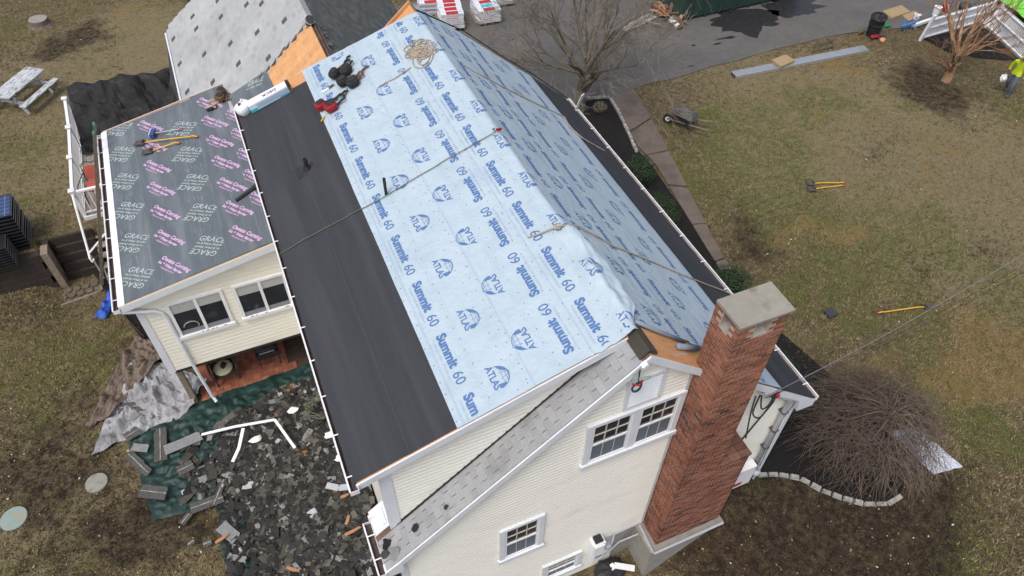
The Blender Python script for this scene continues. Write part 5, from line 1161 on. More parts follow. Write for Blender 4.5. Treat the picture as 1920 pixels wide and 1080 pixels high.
# weeping shrub
ws = thing('weeping_shrub', 'bare brown weeping shrub spreading by the right house corner', 'shrub', (7.15, -.35, 0))
w1, w2 = MB(), MB()
top = Vector((7.35,-.40,1.35)); w1.tube([(7.3,-.3,0),(7.2,-.3,.5),(7.3,-.36,.9),top], [.08,.06,.05,.03], 7)
for k in range(9):
    a = k*.7; e = top + V(.9*math.cos(a), .9*math.sin(a), -.30+.1*rt.random()); w1.tube(curve([V(7.3,-.36,.9), top+V(.35*math.cos(a), .35*math.sin(a), .02), e], 4), .014, 4)
for k in range(640):
    a = rt.uniform(0, 6.28); s0 = rt.uniform(.05, 1.15); a0 = a + rt.gauss(0, .7); p = top + V(s0*math.cos(a0), s0*math.sin(a0), rt.uniform(-.6,.2) - .25*s0)
    a1 = a + rt.gauss(0, .55); rx = rt.uniform(1.0, 2.15)*(1.0 + .15*math.cos(a-2.8)); ez = rt.uniform(.05, .9)
    e = V(7.15+rx*math.cos(a1), -.35+rx*.92*math.sin(a1), ez); mid = (p+e)/2 + V(rt.gauss(0,.12), rt.gauss(0,.12), rt.uniform(.15,.5)); q = (mid+e)/2 + V(rt.gauss(0,.08), rt.gauss(0,.08), rt.uniform(.05,.25))
    w2.tube([p, (p+mid)/2+V(rt.gauss(0,.06), rt.gauss(0,.06), .07), mid, q, e], [.007,.006,.005,.004,.003], 3, cap=False)
    for c0, da in ((q, rt.gauss(0,1.1)), (mid, rt.gauss(0,1.2))):
        l_ = rt.uniform(.25,.6); w2.tube([c0, c0+V(l_*.5*math.cos(a1+da), l_*.5*math.sin(a1+da), rt.uniform(-.06,.08)), c0+V(l_*math.cos(a1+da*1.1), l_*math.sin(a1+da*1.1), rt.uniform(-.3,-.05))], [.005,.004,.0025], 3, cap=False)
w1.build('trunk', M_bark, ws); cr = w2.build('crown', mat('red_brown_twig', (.085,.062,.047), (.165,.125,.095), 6, .85), ws); cr['kind'] = 'stuff'
# stones edging the beds
M_stone = mat('edging_stone', (.38,.37,.34), (.28,.275,.25), 6, .95, bump=.5, rand=.2, c3=(.17,.165,.15), s3=5, t3=(.55,.75))
def stones(pts, label, n):
    t = thing('stone_edging', label, 'stone edging', (*pts[0], 0)); L = [Vector((*p, .03)) for p in pts]
    for i in range(n):
        a = Vector((*lerp2(pts, i/n), .03)); b = Vector((*lerp2(pts, (i+.9)/n), .03)); d = (b-a)/2; s_ = Vector((-d.y, d.x, 0)).normalized()*rnd(.045,.06)
        c = (a+b)/2; h = rnd(.06,.09); tp = rnd(.75,.9)
        mb = MB(); mb.raw([c-d-s_, c+d-s_, c+d+s_, c-d+s_] + [c+q*tp+V(0,0,h) for q in (-d-s_, d-s_, d+s_, -d+s_)], [(4,5,6,7),(0,1,5,4),(1,2,6,5),(2,3,7,6),(3,0,4,7)]); mb.build('stone', M_stone, t)
stones([(4.19,-.08),(4.65,-.26),(5.05,-.54),(5.32,-.98),(5.64,-1.33),(6.0,-1.63),(6.51,-1.84),(6.95,-1.80)], 'curved row of grey edging stones in front of the weeping shrub', 14)
stones([(7.66,11.7),(7.95,12.8),(8.2,13.9),(8.38,15.0),(7.55,15.25)], 'straight row of pale edging stones along the walkway bed', 19)
# clipped evergreen bushes along the walk
M_leafg = island_mat('evergreen_leaf', [(0,(.020,.042,.014)),(.25,(.03,.058,.02)),(.5,(.04,.075,.025)),(.75,(.025,.05,.018)),(.92,(.06,.095,.035))], .6, .1, 20, 3)
def bush(c, rx, ry, h, label, n=2600, name='evergreen_bush', mt=None):
    t = thing(name, label, 'bush', (c[0], c[1], 0)); lf_ = MB(); st_ = MB()
    for i in range(n):
        v = Vector((rt.gauss(0,1), rt.gauss(0,1), rt.gauss(0,1))).normalized(); s_ = rt.uniform(.72,1.03)*(1+.14*nz(v.x*2.5+c[0], v.y*2.5, v.z*2.5))
        p = Vector((c[0]+v.x*rx*s_, c[1]+v.y*ry*s_, h*.5+v.z*h*.5*s_))
        if p.z < .03: continue
        a = Vector((rt.uniform(-1,1), rt.uniform(-1,1), rt.uniform(-.3,1))).normalized()*rt.uniform(.025,.045); b = a.cross(v+Vector((rt.uniform(-.6,.6), rt.uniform(-.6,.6), .2))).normalized()*.014
        lf_.poly([p-a*.3, p+b+a*.3, p+a, p-b+a*.3])
    for i in range(26):
        a = i*.8; st_.tube([(c[0],c[1],0), (c[0]+rx*.4*math.cos(a), c[1]+ry*.4*math.sin(a), h*.35), (c[0]+rx*.78*math.cos(a), c[1]+ry*.78*math.sin(a), h*rt.uniform(.45,.85))], [.02,.012,.005], 4, cap=False)
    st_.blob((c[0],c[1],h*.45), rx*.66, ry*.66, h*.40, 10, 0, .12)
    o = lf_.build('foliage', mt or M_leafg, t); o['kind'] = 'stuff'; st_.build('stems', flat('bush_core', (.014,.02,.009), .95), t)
bush((6.95,10.35), .52, .60, .95, 'round dark green bush nearest the stone edging along the walk')
bush((6.62,8.45), .48, .72, .9, 'second dark green bush along the right wall', 2600)
bush((6.85,5.1), .62, .60, .9, 'dark green bush just behind the chimney top', 2600)
bush((6.3,2.1), .5, .6, .8, 'low dark green bush beside the weeping shrub', 2000)
M_dry = island_mat('dry_stalk_leaf', [(0,(.20,.17,.12)),(.4,(.26,.23,.16)),(.8,(.15,.13,.09))], .9, .1, 20, 3)
bush((7.62,14.35), .26, .26, .4, 'small dry tan shrub in the bed beside the bare tree', 700, 'dry_shrub', M_dry)
# white sheet and slate under the shrub
p = at(1770, 862, z=.05); o = patch('plastic_sheet', (7.85,-.35,.07),(8.6,-.55,.07),(8.82,-1.80,.06),(8.02,-1.68,.06), .03, 2, mat('white_sheet', (.62,.63,.70), (.48,.50,.58), 3, .4), 16, 16, 31, ragged=.02); tag(o, 'white plastic sheet lying at the right edge of the weeping shrub', 'plastic sheet')
for px, py, lab in ((1645,825,'square dark slate lying under the weeping shrub'),(1578,752,'dark slate at the back edge of the weeping shrub'),(1558,586,'small dark shingle piece on the open lawn behind the chimney')):
    p = at(px, py, z=.08); MB_ = MB().slab([(p.x-.16,p.y-.15,.09),(p.x+.17,p.y-.12,.08),(p.x+.14,p.y+.15,.09),(p.x-.15,p.y+.14,.10)], .02); tag(MB_.build('shingle_scrap', flat('slate_dark', (.04,.045,.055))), lab, 'shingle scrap')
# loose soffit pieces by the chimney foot
rod('metal_trim', 'white bent soffit pieces dropped beside the chimney foot', 'metal trim', [G_(1125,1078,-1.25), G_(1152,1060,-1.0), G_(1172,1063,-1.0), G_(1190,1066,-1.0)], .14, .02, M_white)
mb = MB(); mb.blob((.25,-.35,-1.2), .4, .3, .16, 10, 0, .2); tag(mb.build('rubbish_bag', M_black), 'black rubbish bag slumped in the hollow left of the chimney', 'bag')
# ================================================================ things lying on the roofs
def frame(p, zf, yaw):      # local frame on a roof plane that rises in x: returns a point function
    e = .01; s_ = (zf(p.x+e)-zf(p.x-e))/(2*e); ux = Vector((1,0,s_)).normalized(); uy = Vector((0,1,0)); n = ux.cross(uy)
    a = R(yaw); X = ux*math.cos(a)+uy*math.sin(a); Y = -ux*math.sin(a)+uy*math.cos(a); o = Vector((p.x, p.y, zf(p.x)))
    k = SC[0]; return lambda x, y, z: o + (X*x + Y*y + n*z)*k
SC = [1.0]
def pouch(mb, F, x, y, z, a, b, h):
    vs_ = []
    for k, (s_, zz) in enumerate(((.75,0),(1,h*.35),(1,h*.8),(.8,h))):
        for i in range(10):
            t = 2*math.pi*i/10; ex_ = math.copysign(abs(math.cos(t))**.6, math.cos(t)); ey = math.copysign(abs(math.sin(t))**.6, math.sin(t)); vs_.append(F(x+a*s_*ex_, y+b*s_*ey, z+zz))
    mb.raw(vs_, [(j*10+i, j*10+(i+1) % 10, (j+1)*10+(i+1) % 10, (j+1)*10+i) for j in range(3) for i in range(10)] + [tuple(range(30, 40))])
def tool_belt(label, p, zf, yaw, mats, loop=.20):
    t = thing('tool_belt', label, 'tool belt', (p.x, p.y, zf(p.x))); F = frame(p, zf, yaw)
    mb = MB(); pts = [F((loop*1.25)*math.cos(a*.35)+.12, loop*.7*math.sin(a*.35)+.03*math.sin(a), .07+.02*math.sin(a*1.3)) for a in range(18)]; mb.tube(pts, .028, 5); mb.build('belt', mats[0], t)
    for x, y, a, b in ((-.18,.10,.13,.11),(-.02,-.14,.15,.12)):
        m2 = MB(); pouch(m2, F, x, y, .03, a, b, .17); o = m2.build('pouch', mats[1], t); m3 = MB(); pouch(m3, F, x+.02, y, .20, a*.72, b*.7, .02); m3.build('pouch_opening', M_black, o)
    m2 = MB(); m2.tube([F(.30,.10,.06),F(.45,.16,.06),F(.52,.13,.05)], .025, 5); m2.build('strap', mats[0], t)
    m2 = MB(); m2.tube([F(-.25,-.20,.04),F(-.38,-.32,.05)], .016, 6); m2.build('hammer_handle', mats[2], t)
    m2 = MB(); m2.tube([F(-.05,.12,.12),F(.10,.0,.16),F(.2,-.06,.1)], .02, 5); m2.build('suspender', mats[3], t)
tool_belt('brown and black tool belt nearest the rear edge of the blue roof', dorm(645,138), lambda x: dz(x)+.02, 40, (M_blackmat, M_blackmat, M_steel, M_leather), .18)
tool_belt('dark brown tool pouch belt just below the other one on the blue roof', dorm(662,157), lambda x: dz(x)+.02, 10, (M_leather, M_blackmat, M_steel, M_leather), .15)
M_redb = mat('red_nylon', (.38,.02,.03), (.25,.015,.02), 10, .8)
tool_belt('red and black tool belt at the edge of the dark felt', dorm(622,202), lambda x: dz(x)+.02, 8, (M_blackmat, M_redb, M_yellow, M_blackmat), .20)
tool_belt('brown leather tool belt on the printed sunroom membrane', sun_(424,186), lambda x: uz(x)+.05, -50, (M_leather, M_leather, M_yellow, M_blackmat), .20)
p = sun_(400, 206); F = frame(p, lambda x: uz(x)+.05, -20)
t = thing('hand_tools', 'pair of gloves and pliers lying below the brown tool belt', 'gloves', (p.x, p.y, uz(p.x)))
mb = MB(); mb.tube([F(-.2,.02,.04),F(-.05,.0,.06),F(.12,-.03,.04)], [.03,.055,.03], 6); mb.build('glove', flat('pink_grey_cloth', (.42,.30,.30), .9), t); mb = MB(); mb.tube([F(-.15,-.1,.04),F(.0,-.06,.05),F(.15,.05,.04)], [.03,.05,.02], 6); mb.build('glove', M_blackmat, t)
mb = MB(); mb.tube([F(-.02,.10,.03),F(.18,.26,.03)], .016, 5); mb.build('pliers', M_yellow, t)
# knife beside the red belt
p = dorm(612,172); F = frame(p, lambda x: dz(x)+.02, 0); t = thing('utility_knife', 'white handled utility knife above the red tool belt', 'knife', (p.x,p.y,p.z)); mb = MB(); mb.beam(F(-.10,-.02,.02), F(.08,.02,.02), .05, .03); mb.build('handle', M_white, t); mb = MB(); mb.beam(F(.08,.02,.02), F(.22,.06,.02), .06, .02); mb.build('blade', M_steel, t)
# carton with a printed side
p = dorm(508,190); SC[0] = .80; F = frame(p, lambda x: dz(x)+.03, 2)
bx_ = thing('carton', 'long white and teal carton lying open on the felt corner', 'carton', (p.x,p.y,p.z))
def fb(mb, x0, x1, y0, y1, z0, z1, m=0): mb.raw([F(x,y,z) for z in (z0,z1) for y in (y0,y1) for x in (x0,x1)], [(0,2,3,1),(4,5,7,6),(0,1,5,4),(2,6,7,3),(0,4,6,2),(1,3,7,5)], m)
mb = MB(); fb(mb, -.62,.62,-.15,.15,.0,.24); mb.build('body', M_box_white, bx_)
mb = MB(); fb(mb, -.632,-.622,-.152,.152,0,.242); fb(mb, -.62,-.42,-.156,-.151,.0,.10); fb(mb, .30,.62,-.156,-.151,.02,.05); fb(mb, -.62,.62,-.1545,-.1512,.005,.02); mb.build('teal_panel', M_box_teal, bx_)
mb = MB(); fb(mb, -.40,.62,-.1565,-.1513,.055,.20); mb.build('printed_panel', flat('pale_blue_print', (.42,.52,.66)), bx_)
mb = MB(); tx = text2d('DECK', .17, 0, .006, 1.05, 2); put(mb, tx, lambda u, v: F(.08-u, .05-v, .2425)); mb.build('printed_lettering', flat('dark_print', (.05,.05,.06)), bx_)
mb = MB(); fb(mb, .622,.70,-.15,.15,.0,.01); fb(mb, .622,.632,-.14,.14,.02,.22); fb(mb,.622,.72,.13,.15,.02,.25); mb.build('flap', M_leather, bx_)
SC[0] = 1.0
# jug
p = dorm(456,214); p.x = -4.40; F = frame(p, lambda x: dz(x)+.01, 25); t = thing('plastic_jug', 'white plastic jug at the far end of the dormer gutter', 'jug', (p.x,p.y,p.z)); mb = MB(); pouch(mb, F, 0, 0, 0, .20, .17, .24); mb.build('body', M_box_white, t, smooth=True); mb = MB(); mb.lathe([(.035,0),(.035,.04)], F(-.04,.02,.24), (0,0,1), 10); mb.build('cap', M_leather, t); mb = MB(); mb.tube([F(.02,.05,.25),F(.08,.08,.29),F(.14,.06,.24)], .015, 6); mb.build('handle', M_white, t)
# rope coil and lines
def lay(pts, n=6):
    o = []
    for a, b in zip(pts, pts[1:]):
        for k in range(n): o.append(Vector(a).lerp(Vector(b), k/n))
    o.append(Vector(pts[-1])); return [q + Vector((.012*nz(q.x*5, q.y*5, 1), .02*nz(q.x*4, q.y*4, 2), 0)) for q in o]
def rd_(px, py, h=.05): q = dorm(px, py); return V(q.x, q.y, (dz(q.x) if q.x < 0 else rz(q.x))+h)
def rr_(px, py, h=.055): q = rgt(px, py); return V(q.x, q.y, rz(q.x)+h)
cp = rd_(787, 103); coil = []
for i in range(330):
    a = i*.36+2*nz(i*.05,4); rad = .12+.26*abs(nz(i*.06, 7))+.05*math.sin(i*.21); coil.append(V(cp.x+.45*nz(i*.045,3)+rad*math.cos(a), cp.y+.6*nz(i*.04,9)+rad*1.2*math.sin(a), 0))
coil = [V(q.x, q.y, dz(min(q.x,-.03))+.055+.05*abs(nz(i*.1, 2))) for i, q in enumerate(coil)]
tag(MB().tube(coil, .012, 5).build('rope', M_rope), 'large tangled coil of tan rope near the rear ridge', 'rope')
tag(MB().tube(lay([rd_(770,130), rd_(745,148), rd_(722,160), rd_(716,166)]), .014, 5).build('rope', M_rope), 'knotted tan rope end running down from the coil', 'rope')
tag(MB().tube(lay([V(-4.66,5.4,3.2), V(-4.68,5.5,4.9), V(-4.62,5.53,5.58), rd_(575,450), rd_(650,410), rd_(725,371,.06), rd_(830,308,.06), V(-.06,5.70,7.06)], 8), .009, 5).build('rope', M_ropegreen), 'thin olive rope crossing the whole rear slope to the eave', 'rope')
t = thing('rope_grab', 'red rope grab clipped at the ridge end of the olive rope', 'rope grab', (0,5.7,7.05)); mb = MB(); mb.obox((.0,5.7,7.09), (.06,.02,-.02), (0,.022,0), (.01,0,.02)); mb.build('body', M_redb, t); mb = MB(); mb.tube([(-.08,5.7,7.08),(-.12,5.74,7.1),(-.06,5.76,7.09)], .012, 5); mb.build('clip', M_steel, t)
tag(MB().tube(lay([rr_(870,128), rr_(930,160), rr_(990,190), rr_(1058,222), rr_(1066,240), rr_(1092,262), rr_(1133,286)]), .014, 5).build('rope', M_rope), 'tan rope hanging down the front slope towards the walkway', 'rope')
tag(MB().tube(lay([V(.05,10.95,7.02), rr_(870,62), rr_(940,108), rr_(1000,143), rr_(1066,188)]), .016, 5).build('rope', M_black), 'black line running from the ridge down the far end of the front slope', 'rope')
tag(MB().tube(lay([rd_(990,450,.06), rd_(1015,443,.08), rd_(1045,437,.17), V(.06,2.72,7.10), rr_(1085,432,.10), rr_(1150,466,.07), rr_(1250,506), rr_(1320,535), rr_(1368,553)]), .015, 5).build('rope', M_rope), 'tan rope knotted over the ridge and stretched down behind the chimney', 'rope')
t = thing('rope_knot', 'knot of tan rope and buckle at the loose ridge edge', 'knot', (-.12,2.75,7.1)); mb = MB(); mb.tube([(-.14+.05*math.cos(a*.8), 2.75+.06*math.sin(a*.8), 7.10+.03*math.sin(a*.5)) for a in range(16)], .015, 5); mb.build('loop', M_rope, t); mb = MB(); mb.obox((-.15,2.76,7.10), (.05,0,.01), (0,.03,0), (0,0,.015)); mb.build('buckle', M_conduit, t)
# strippers and broom on the sunroom roof
def ripper(label, a, b, side, zoff=.05, mth=M_yellow, kinkh=.05):
    a, b = Vector(a), Vector(b); d = (b-a).normalized(); n = Vector((-d.y, d.x, 0)).normalized(); t = thing('shingle_fork', label, 'shingle fork', a)
    up = V(0,0,1)
    MB().tube([a+d*.16, a+d*.4+up*.03, b-d*.22+up*kinkh, b-d*.12+up*(kinkh+.02), b+up*.02], [.018,.018,.018,.02,.018], 6).build('handle', mth, t)
    MB().tube([b-d*.10+up*.03, b+up*.02, b+d*.03+up*.02], .022, 6).build('grip', M_red, t)
    mb = MB(); mb.obox(a+d*.05+up*.02, d*.12, n*.11*1.0, up*.008); 
    for k in range(5): mb.obox(a-d*.09+n*(-.09+.045*k)+up*.012, d*.035, n*.012, up*.006)
    mb.build('blade', M_steel, t); mb = MB(); mb.obox(a+d*.12+up*.05, d*.03, n*.05, up*.04); mb.build('fulcrum', M_steel, t)
def su(px, py, h=.06): q = sun_(px, py); return V(q.x, q.y, uz(q.x)+h)
ripper('shingle fork with the longer yellow handle on the sunroom roof', su(262,272), su(372,261), 1)
ripper('second shingle fork lying crosswise under the first on the sunroom roof', su(276,288,.05), su(338,272,.05), 1)
t = thing('magnet_broom', 'grey handled push broom with a blue head on the sunroom roof', 'broom', su(288,258)); a, b = su(289,257), su(338,247); mb = MB(); mb.tube([a+V(0,0,.06), b+V(0,0,.03)], .014, 6); mb.build('handle', M_conduit, t); mb = MB(); d = (b-a).normalized(); n = V(-d.y, d.x, 0).normalized(); mb.obox(a+V(0,0,.06), d*.06, n*.15, V(0,0,.05)); mb.build('head', mat('blue_plastic', (.03,.06,.22), (.05,.08,.28), 6, .5), t); mb = MB(); mb.obox(a-d*.068+V(0,0,.07), d*.008, n*.13, V(0,0,.05)); mb.build('face_plate', M_white, t); mb = MB(); mb.tube([b+V(0,0,.03), b+d*.08+V(0,0,.03)], .025, 6); mb.build('grip', flat('pink_grip', (.5,.12,.12)), t)
t = thing('vent_boot', 'black vent boot tipped over on the printed membrane', 'vent pipe', su(450,375)); a, b = su(443,380,.06), su(484,353,.10); mb = MB(); mb.tube([a, b], .045, 8); mb.build('pipe', M_black, t); mb = MB(); mb.tube([a.lerp(b,.8), b], [.05,.07], 8); mb.build('collar', M_blackmat, t)
# work-light cord hung at the gable peak
t = thing('hanging_cord', 'coiled black cord with a red tie hanging below the gable peak', 'cord', (-.17,-.22,6.5)); q = []
for i in range(90): q.append((-.17+.07*math.cos(i*.55)+.02*nz(i*.3,1), -.22+.05*math.sin(i*.55), 6.42-.14*abs(math.sin(i*.275))+.06*nz(i*.1,3)))
MB().tube(q, .011, 5).build('coil', M_black, t); MB().tube([(-.17,-.2,6.75),(-.17,-.22,6.5)], .012, 5).build('hanger', M_black, t)
MB().tube([(-.26,-.21,6.44),(-.17,-.28,6.45),(-.08,-.21,6.44)], .018, 5).build('tie', M_redb, t); MB().tube([(-.17,-.2,6.72),(-.30,-.24,6.74),(-.34,-.26,6.62),(-.2,-.27,6.66),(0,-.27,6.60),(.02,-.24,6.5),(-.1,-.24,6.46)], .006, 4).build('green_line', flat('green_line', (.06,.25,.16)), t)
MB().obox((-.10,-.19,6.84), (.04,0,.03), (0,.05,0), (-.02,0,.025)).build('work_light', M_white, t)
# shingle scraps on the old strip and gutter
for x, y, r in ((-3.85,.12,.10),(-4.28,-.02,.16),(-4.36,.22,.13),(-3.3,.05,.06),(-4.44,.10,.12)):
    s_ = MB(); z = sz(x)+.02; scrap(s_, 0, 0, 0, r*1.6, r*1.1, 0, .1, .1); o = s_.build('shingle_scrap', M_deb); o.location = (x, y, z+.02); o.rotation_euler = (0, -math.atan(.844), rnd(0,1)); tag(o, 'torn shingle piece resting on the narrow old roof strip', 'shingle scrap', 'scraps on the old roof strip')
M_wire = flat('wire_grey', (.16,.16,.16), .5)
# service wires to the right
for k, (h0, px, py, z2) in enumerate(((4.22,1930,470,6.0),(4.18,1930,492,5.5),(4.15,1930,505,5.3))):
    a = V(2.9+.05*k, -.2, h0); b = at(px, py, z=z2); pts = [a.lerp(b, i/24) - V(0,0,.5*math.sin(math.pi*i/24)*.4) for i in range(25)]
    tag(MB().tube(pts, .008 if k == 0 else .005, 5).build('service_wire', M_wire if k == 0 else M_black), ('thick grey service wire leaving the house over the right lawn', 'middle thin black service wire over the right lawn', 'lowest thin black service wire over the right lawn')[k], 'wire')
# ================================================================ lawn and driveway things
wb = thing('wheelbarrow', 'dark wheelbarrow with wooden handles standing on the lawn', 'wheelbarrow', (9.95, 12.35, 0), rz_=R(-52))
M_tray = mat('tray_steel', (.075,.08,.085), (.13,.125,.12), 5, .6, metal=.3); M_traye = mat('blue_tray', (.03,.045,.07), (.05,.06,.08), 6, .55)
wb.scale = (.98,.98,.98)
W_ = lambda mb, nm, mt, par=None: mb.build(nm, mt, par or wb, local=True)
def ring(z, xf, xb, wd, n=20):
    o = []
    for k in range(n):
        t = 2*math.pi*k/n; c, s_ = math.cos(t), math.sin(t); ex_ = math.copysign(abs(c)**.55, c); ey = math.copysign(abs(s_)**.55, s_); o.append(V((xf+xb)/2+(xb-xf)/2*ex_, wd*ey*(1-.15*(ex_ < 0)), z + .05*(-ex_)))
    return o
r0, r1, ri = ring(.32,-.22,.26,.20), ring(.62,-.50,.42,.34), ring(.35,-.20,.24,.18)
mb = MB(); mb.raw(r0+r1, [(k, (k+1) % 20, 20+(k+1) % 20, 20+k) for k in range(20)] + [tuple(reversed(range(20)))]); tr = W_(mb, 'tray', M_traye)
r2 = [q*.985+V(0,0,.012) for q in r1]; mb = MB(); mb.raw(r2+ri, [(k, 20+k, 20+(k+1) % 20, (k+1) % 20) for k in range(20)] + [tuple(range(20, 40))]); W_(mb, 'tray_inside', M_tray, tr)
mb = MB(); mb.tube(r1+[r1[0]], .014, 5); W_(mb, 'tray_rim', M_steel, tr)
for sgn in (-1, 1):
    W_(MB().beam((-.62,sgn*.06,.24), (.95,sgn*.30,.42), .04, .04), 'handle', M_wood); W_(MB().tube([(.25,sgn*.20,.33),(.36,sgn*.22,.0),(.22,sgn*.2,.0)], .016, 6), 'leg', M_traye); W_(MB().tube([(-.62,sgn*.06,.2),(-.3,sgn*.12,.32)], .014, 5), 'brace', M_traye)
wl = W_(MB().lathe([(.10,-.045),(.185,-.05),(.20,0),(.185,.05),(.10,.045)], (-.62,0,.20), (0,1,0), 20), 'wheel', M_black); W_(MB().lathe([(.095,-.05),(.095,.05)], (-.62,0,.20), (0,1,0), 14), 'hub', M_white, wl)
ripper('yellow handled fork lying by itself on the open lawn', at(1742,574,z=.06), at(1645,588,z=.06), 1, kinkh=.03)
ripper('upper of two crossed yellow forks on the lawn', at(1518,344,z=.06), at(1584,344,z=.06), 1, kinkh=.03); ripper('lower of two crossed yellow forks on the lawn', at(1520,355,z=.05), at(1582,349,z=.05), 1, kinkh=.03)
# aluminium plank, boards on it
al = thing('aluminium_plank', 'long aluminium scaffold plank along the lawn edge', 'plank', (16.7, 14.3, .03)); a, b = V(13.56,14.48,.10), V(19.84,14.10,.10); d = (b-a).normalized(); n = V(-d.y, d.x, 0)
for k in range(4): MB().beam(a+n*(-.12+.08*k), b+n*(-.12+.08*k), .064, .02).build('deck_slat', M_metal, al)
for s_ in (-1, 1): MB().beam(a+n*.175*s_-V(0,0,.03), b+n*.175*s_-V(0,0,.03), .03, .12).build('side_rail', M_metal, al)
MB().beam(a-n*.155, a+n*.155, .03, .05).build('end_cap', M_steel, al)
M_osb = mat('tan_board', (.36,.27,.15), (.29,.21,.115), 9, .9, bump=.3)
def board(name, label, pts, h, mt, th=.07): return tag(MB().slab([(x, y, h) for x, y in pts], th).build(name, mt), label, 'board')
board('foam_pad', 'tan square pad resting on the aluminium plank', [(15.50,14.10),(16.30,14.28),(16.25,14.78),(15.48,14.66)], .23, M_osb, .10)
board('foam_pad', 'large tan pad lying on the asphalt beside the black bin', [(22.5,15.6),(23.7,15.75),(23.75,16.35),(22.6,16.25)], .15, M_osb, .12); board('foam_pad', 'smaller tan pad tucked under the large one by the bin', [(23.1,15.2),(24.1,15.35),(24.0,15.8),(23.2,15.7)], .10, M_osb, .07)
t = thing('step_frame', 'folded dark step frame lying behind the aluminium plank', 'step frame', (18,14.8,0)); a, b = at(1525,92,z=.08), at(1560,84,z=.08)
for k in range(4): q = a.lerp(b, k/3); MB().tube([q+V(-.15,-.15,0), q+V(.25,.2,.04)], .02, 5).build('bar', M_steel, t)
MB().tube([a+V(-.15,-.15,.02), b+V(-.15,-.15,.02)], .02, 5).build('bar', M_steel, t); MB().tube([a+V(.25,.2,.05), b+V(.25,.2,.05)], .02, 5).build('bar', M_steel, t)
# bin, blower and bags
bn = thing('trash_bin', 'black lidless trash bin leaning by the driveway edge', 'bin', (20.9, 14.95, 0)); bn.rotation_euler = (R(6), R(-7), 0)
mb = MB(); mb.lathe([(.22,0),(.235,.05),(.30,.86),(.33,.88),(.33,.92),(.29,.92),(.27,.3)], (0,0,0), (0,0,1), 20); mb.build('body', M_black, bn, local=True); mb = MB(); mb.lathe([(.305,.60),(.315,.60),(.315,.64),(.305,.64)], (0,0,0), (0,0,1), 20); mb.build('rib', M_blackmat, bn, local=True)
for s_ in (-1, 1): MB().tube([(s_*.31,-.08,.80),(s_*.38,0,.78),(s_*.31,.08,.80)], .018, 5).build('handle', M_black, bn, local=True)
MB().blob((0,0,.88), .26, .24, .10, 10, 0, .3).build('bag_liner', M_black, bn, local=True)
for px, py, mt, lab, r in ((1640,68,M_redb,'red and black chainsaw lying at the foot of the bin',.22),(1662,48,flat('green_cloth', (.03,.22,.09)),'green bag slumped behind the black bin',.20),(1615,60,M_leather,'small brown tool lying left of the black bin',.14),(1655,75,M_deck,'short orange wood offcut in front of the bin',.15)):
    p = at(px, py, z=.1); mb = MB(); mb.blob((0,0,.02), r, r*.6, .10, 8, 0, .3); o = mb.build('chainsaw' if 'chainsaw' in lab else ('bag' if 'bag' in lab else ('hand_tool' if 'tool' in lab else 'wood_offcut')), [mt]); o.location = (p.x, p.y, .08); tag(o, lab, lab.split()[3] if 'chainsaw' in lab else ('bag' if 'bag' in lab else ('tool' if 'tool' in lab else 'offcut')))
    if 'chainsaw' in lab: MB().slab([(.1,-.03,.06),(.55,-.12,.05),(.55,-.04,.05),(.1,.06,.06)], .02).build('guide_bar', M_steel, o, local=True); MB().tube([(-.1,-.1,.08),(-.05,0,.2),(.1,.08,.09)], .02, 5).build('handle', M_black, o, local=True)
t = thing('sawhorse', 'blue folding sawhorse tipped over beside the mulch', 'sawhorse', (22.6,14.4,0)); M_blue = mat('blue_paint', (.03,.16,.45), (.04,.20,.52), 6, .5)
for k in range(2):
    q = at(1692+k*20, 50-k*3, z=.1); MB().tube([q+V(-.1,-.25,-.08), q+V(.1,.1,.30), q+V(.35,-.2,-.08)], .022, 5).build('leg', M_blue, t)
MB().beam(at(1690,50,z=.3), at(1716,42,z=.3), .10, .06).build('beam', M_blue, t)
for px, py, r, h, mt, lab in ((1752,30,.16,.40,M_white,'white bucket standing behind the white picket panel'),(1716,38,.13,.25,M_white,'small white canister beside the blue sawhorse'),(1770,22,.17,.32,M_red,'red fuel can behind the white picket panel')):
    p = at(px, py, z=0); o = MB().lathe([(r*.85,.02),(r,h*.9),(r*1.05,h),(r*.8,h)], (0,0,0), (0,0,1), 14).build('bucket' if 'bucket' in lab else ('canister' if 'canister' in lab else 'fuel_can'), mt); o.location = (p.x, p.y, .025); tag(o, lab, 'bucket' if 'bucket' in lab else ('canister' if 'canister' in lab else 'fuel can')); MB().tube([(-r*.9,0,h*.95),(0,0,h*1.3),(r*.9,0,h*.95)], .012, 5).build('handle', M_black, o, local=True)
p = at(1810,12,z=.1); mb = MB(); mb.blob((p.x,p.y,.12), .35, .25, .14, 8, 0, .25); tag(mb.build('tarp', M_gtarp), 'small teal green tarp bundled behind the picket panels', 'tarp')
# white picket panels
def picket(label, a, b, tilt, h=1.05, step=.105):
    a, b = Vector(a), Vector(b); d = (b-a).normalized(); n = V(-d.y, d.x, 0); up = (V(0,0,1)+n*tilt).normalized(); t = thing('picket_fence', label, 'fence', (a.x,a.y,0))
    for hh in (.14, .58, .98): MB().beam(a+up*hh, b+up*hh, .04, .07, n).build('rail', M_white, t)
    N_ = int((b-a).length/step)
    for i in range(N_+1): q = a.lerp(b, i/N_); MB().beam(q+up*.03+n*.03, q+up*h+n*.03, .055, .018, n).build('picket', M_white, t)
    for q in (a, b): MB().beam(q, q+up*(h+.15), .11, .11, n).build('post', M_white, t)
picket('solid looking white picket panel left of the orange barked tree', (22.5,13.85,0), (26.1,14.0,0), -.12, 1.05, .085); picket('white picket panel standing to the right of the orange barked tree', (25.9,13.6,0), (25.1,10.95,0), .25)
rod('vinyl_post', 'loose white fence post lying before the picket panel', 'post', [at(1712,48,z=.15), at(1748,36,z=.2)], .12, .12, M_white)
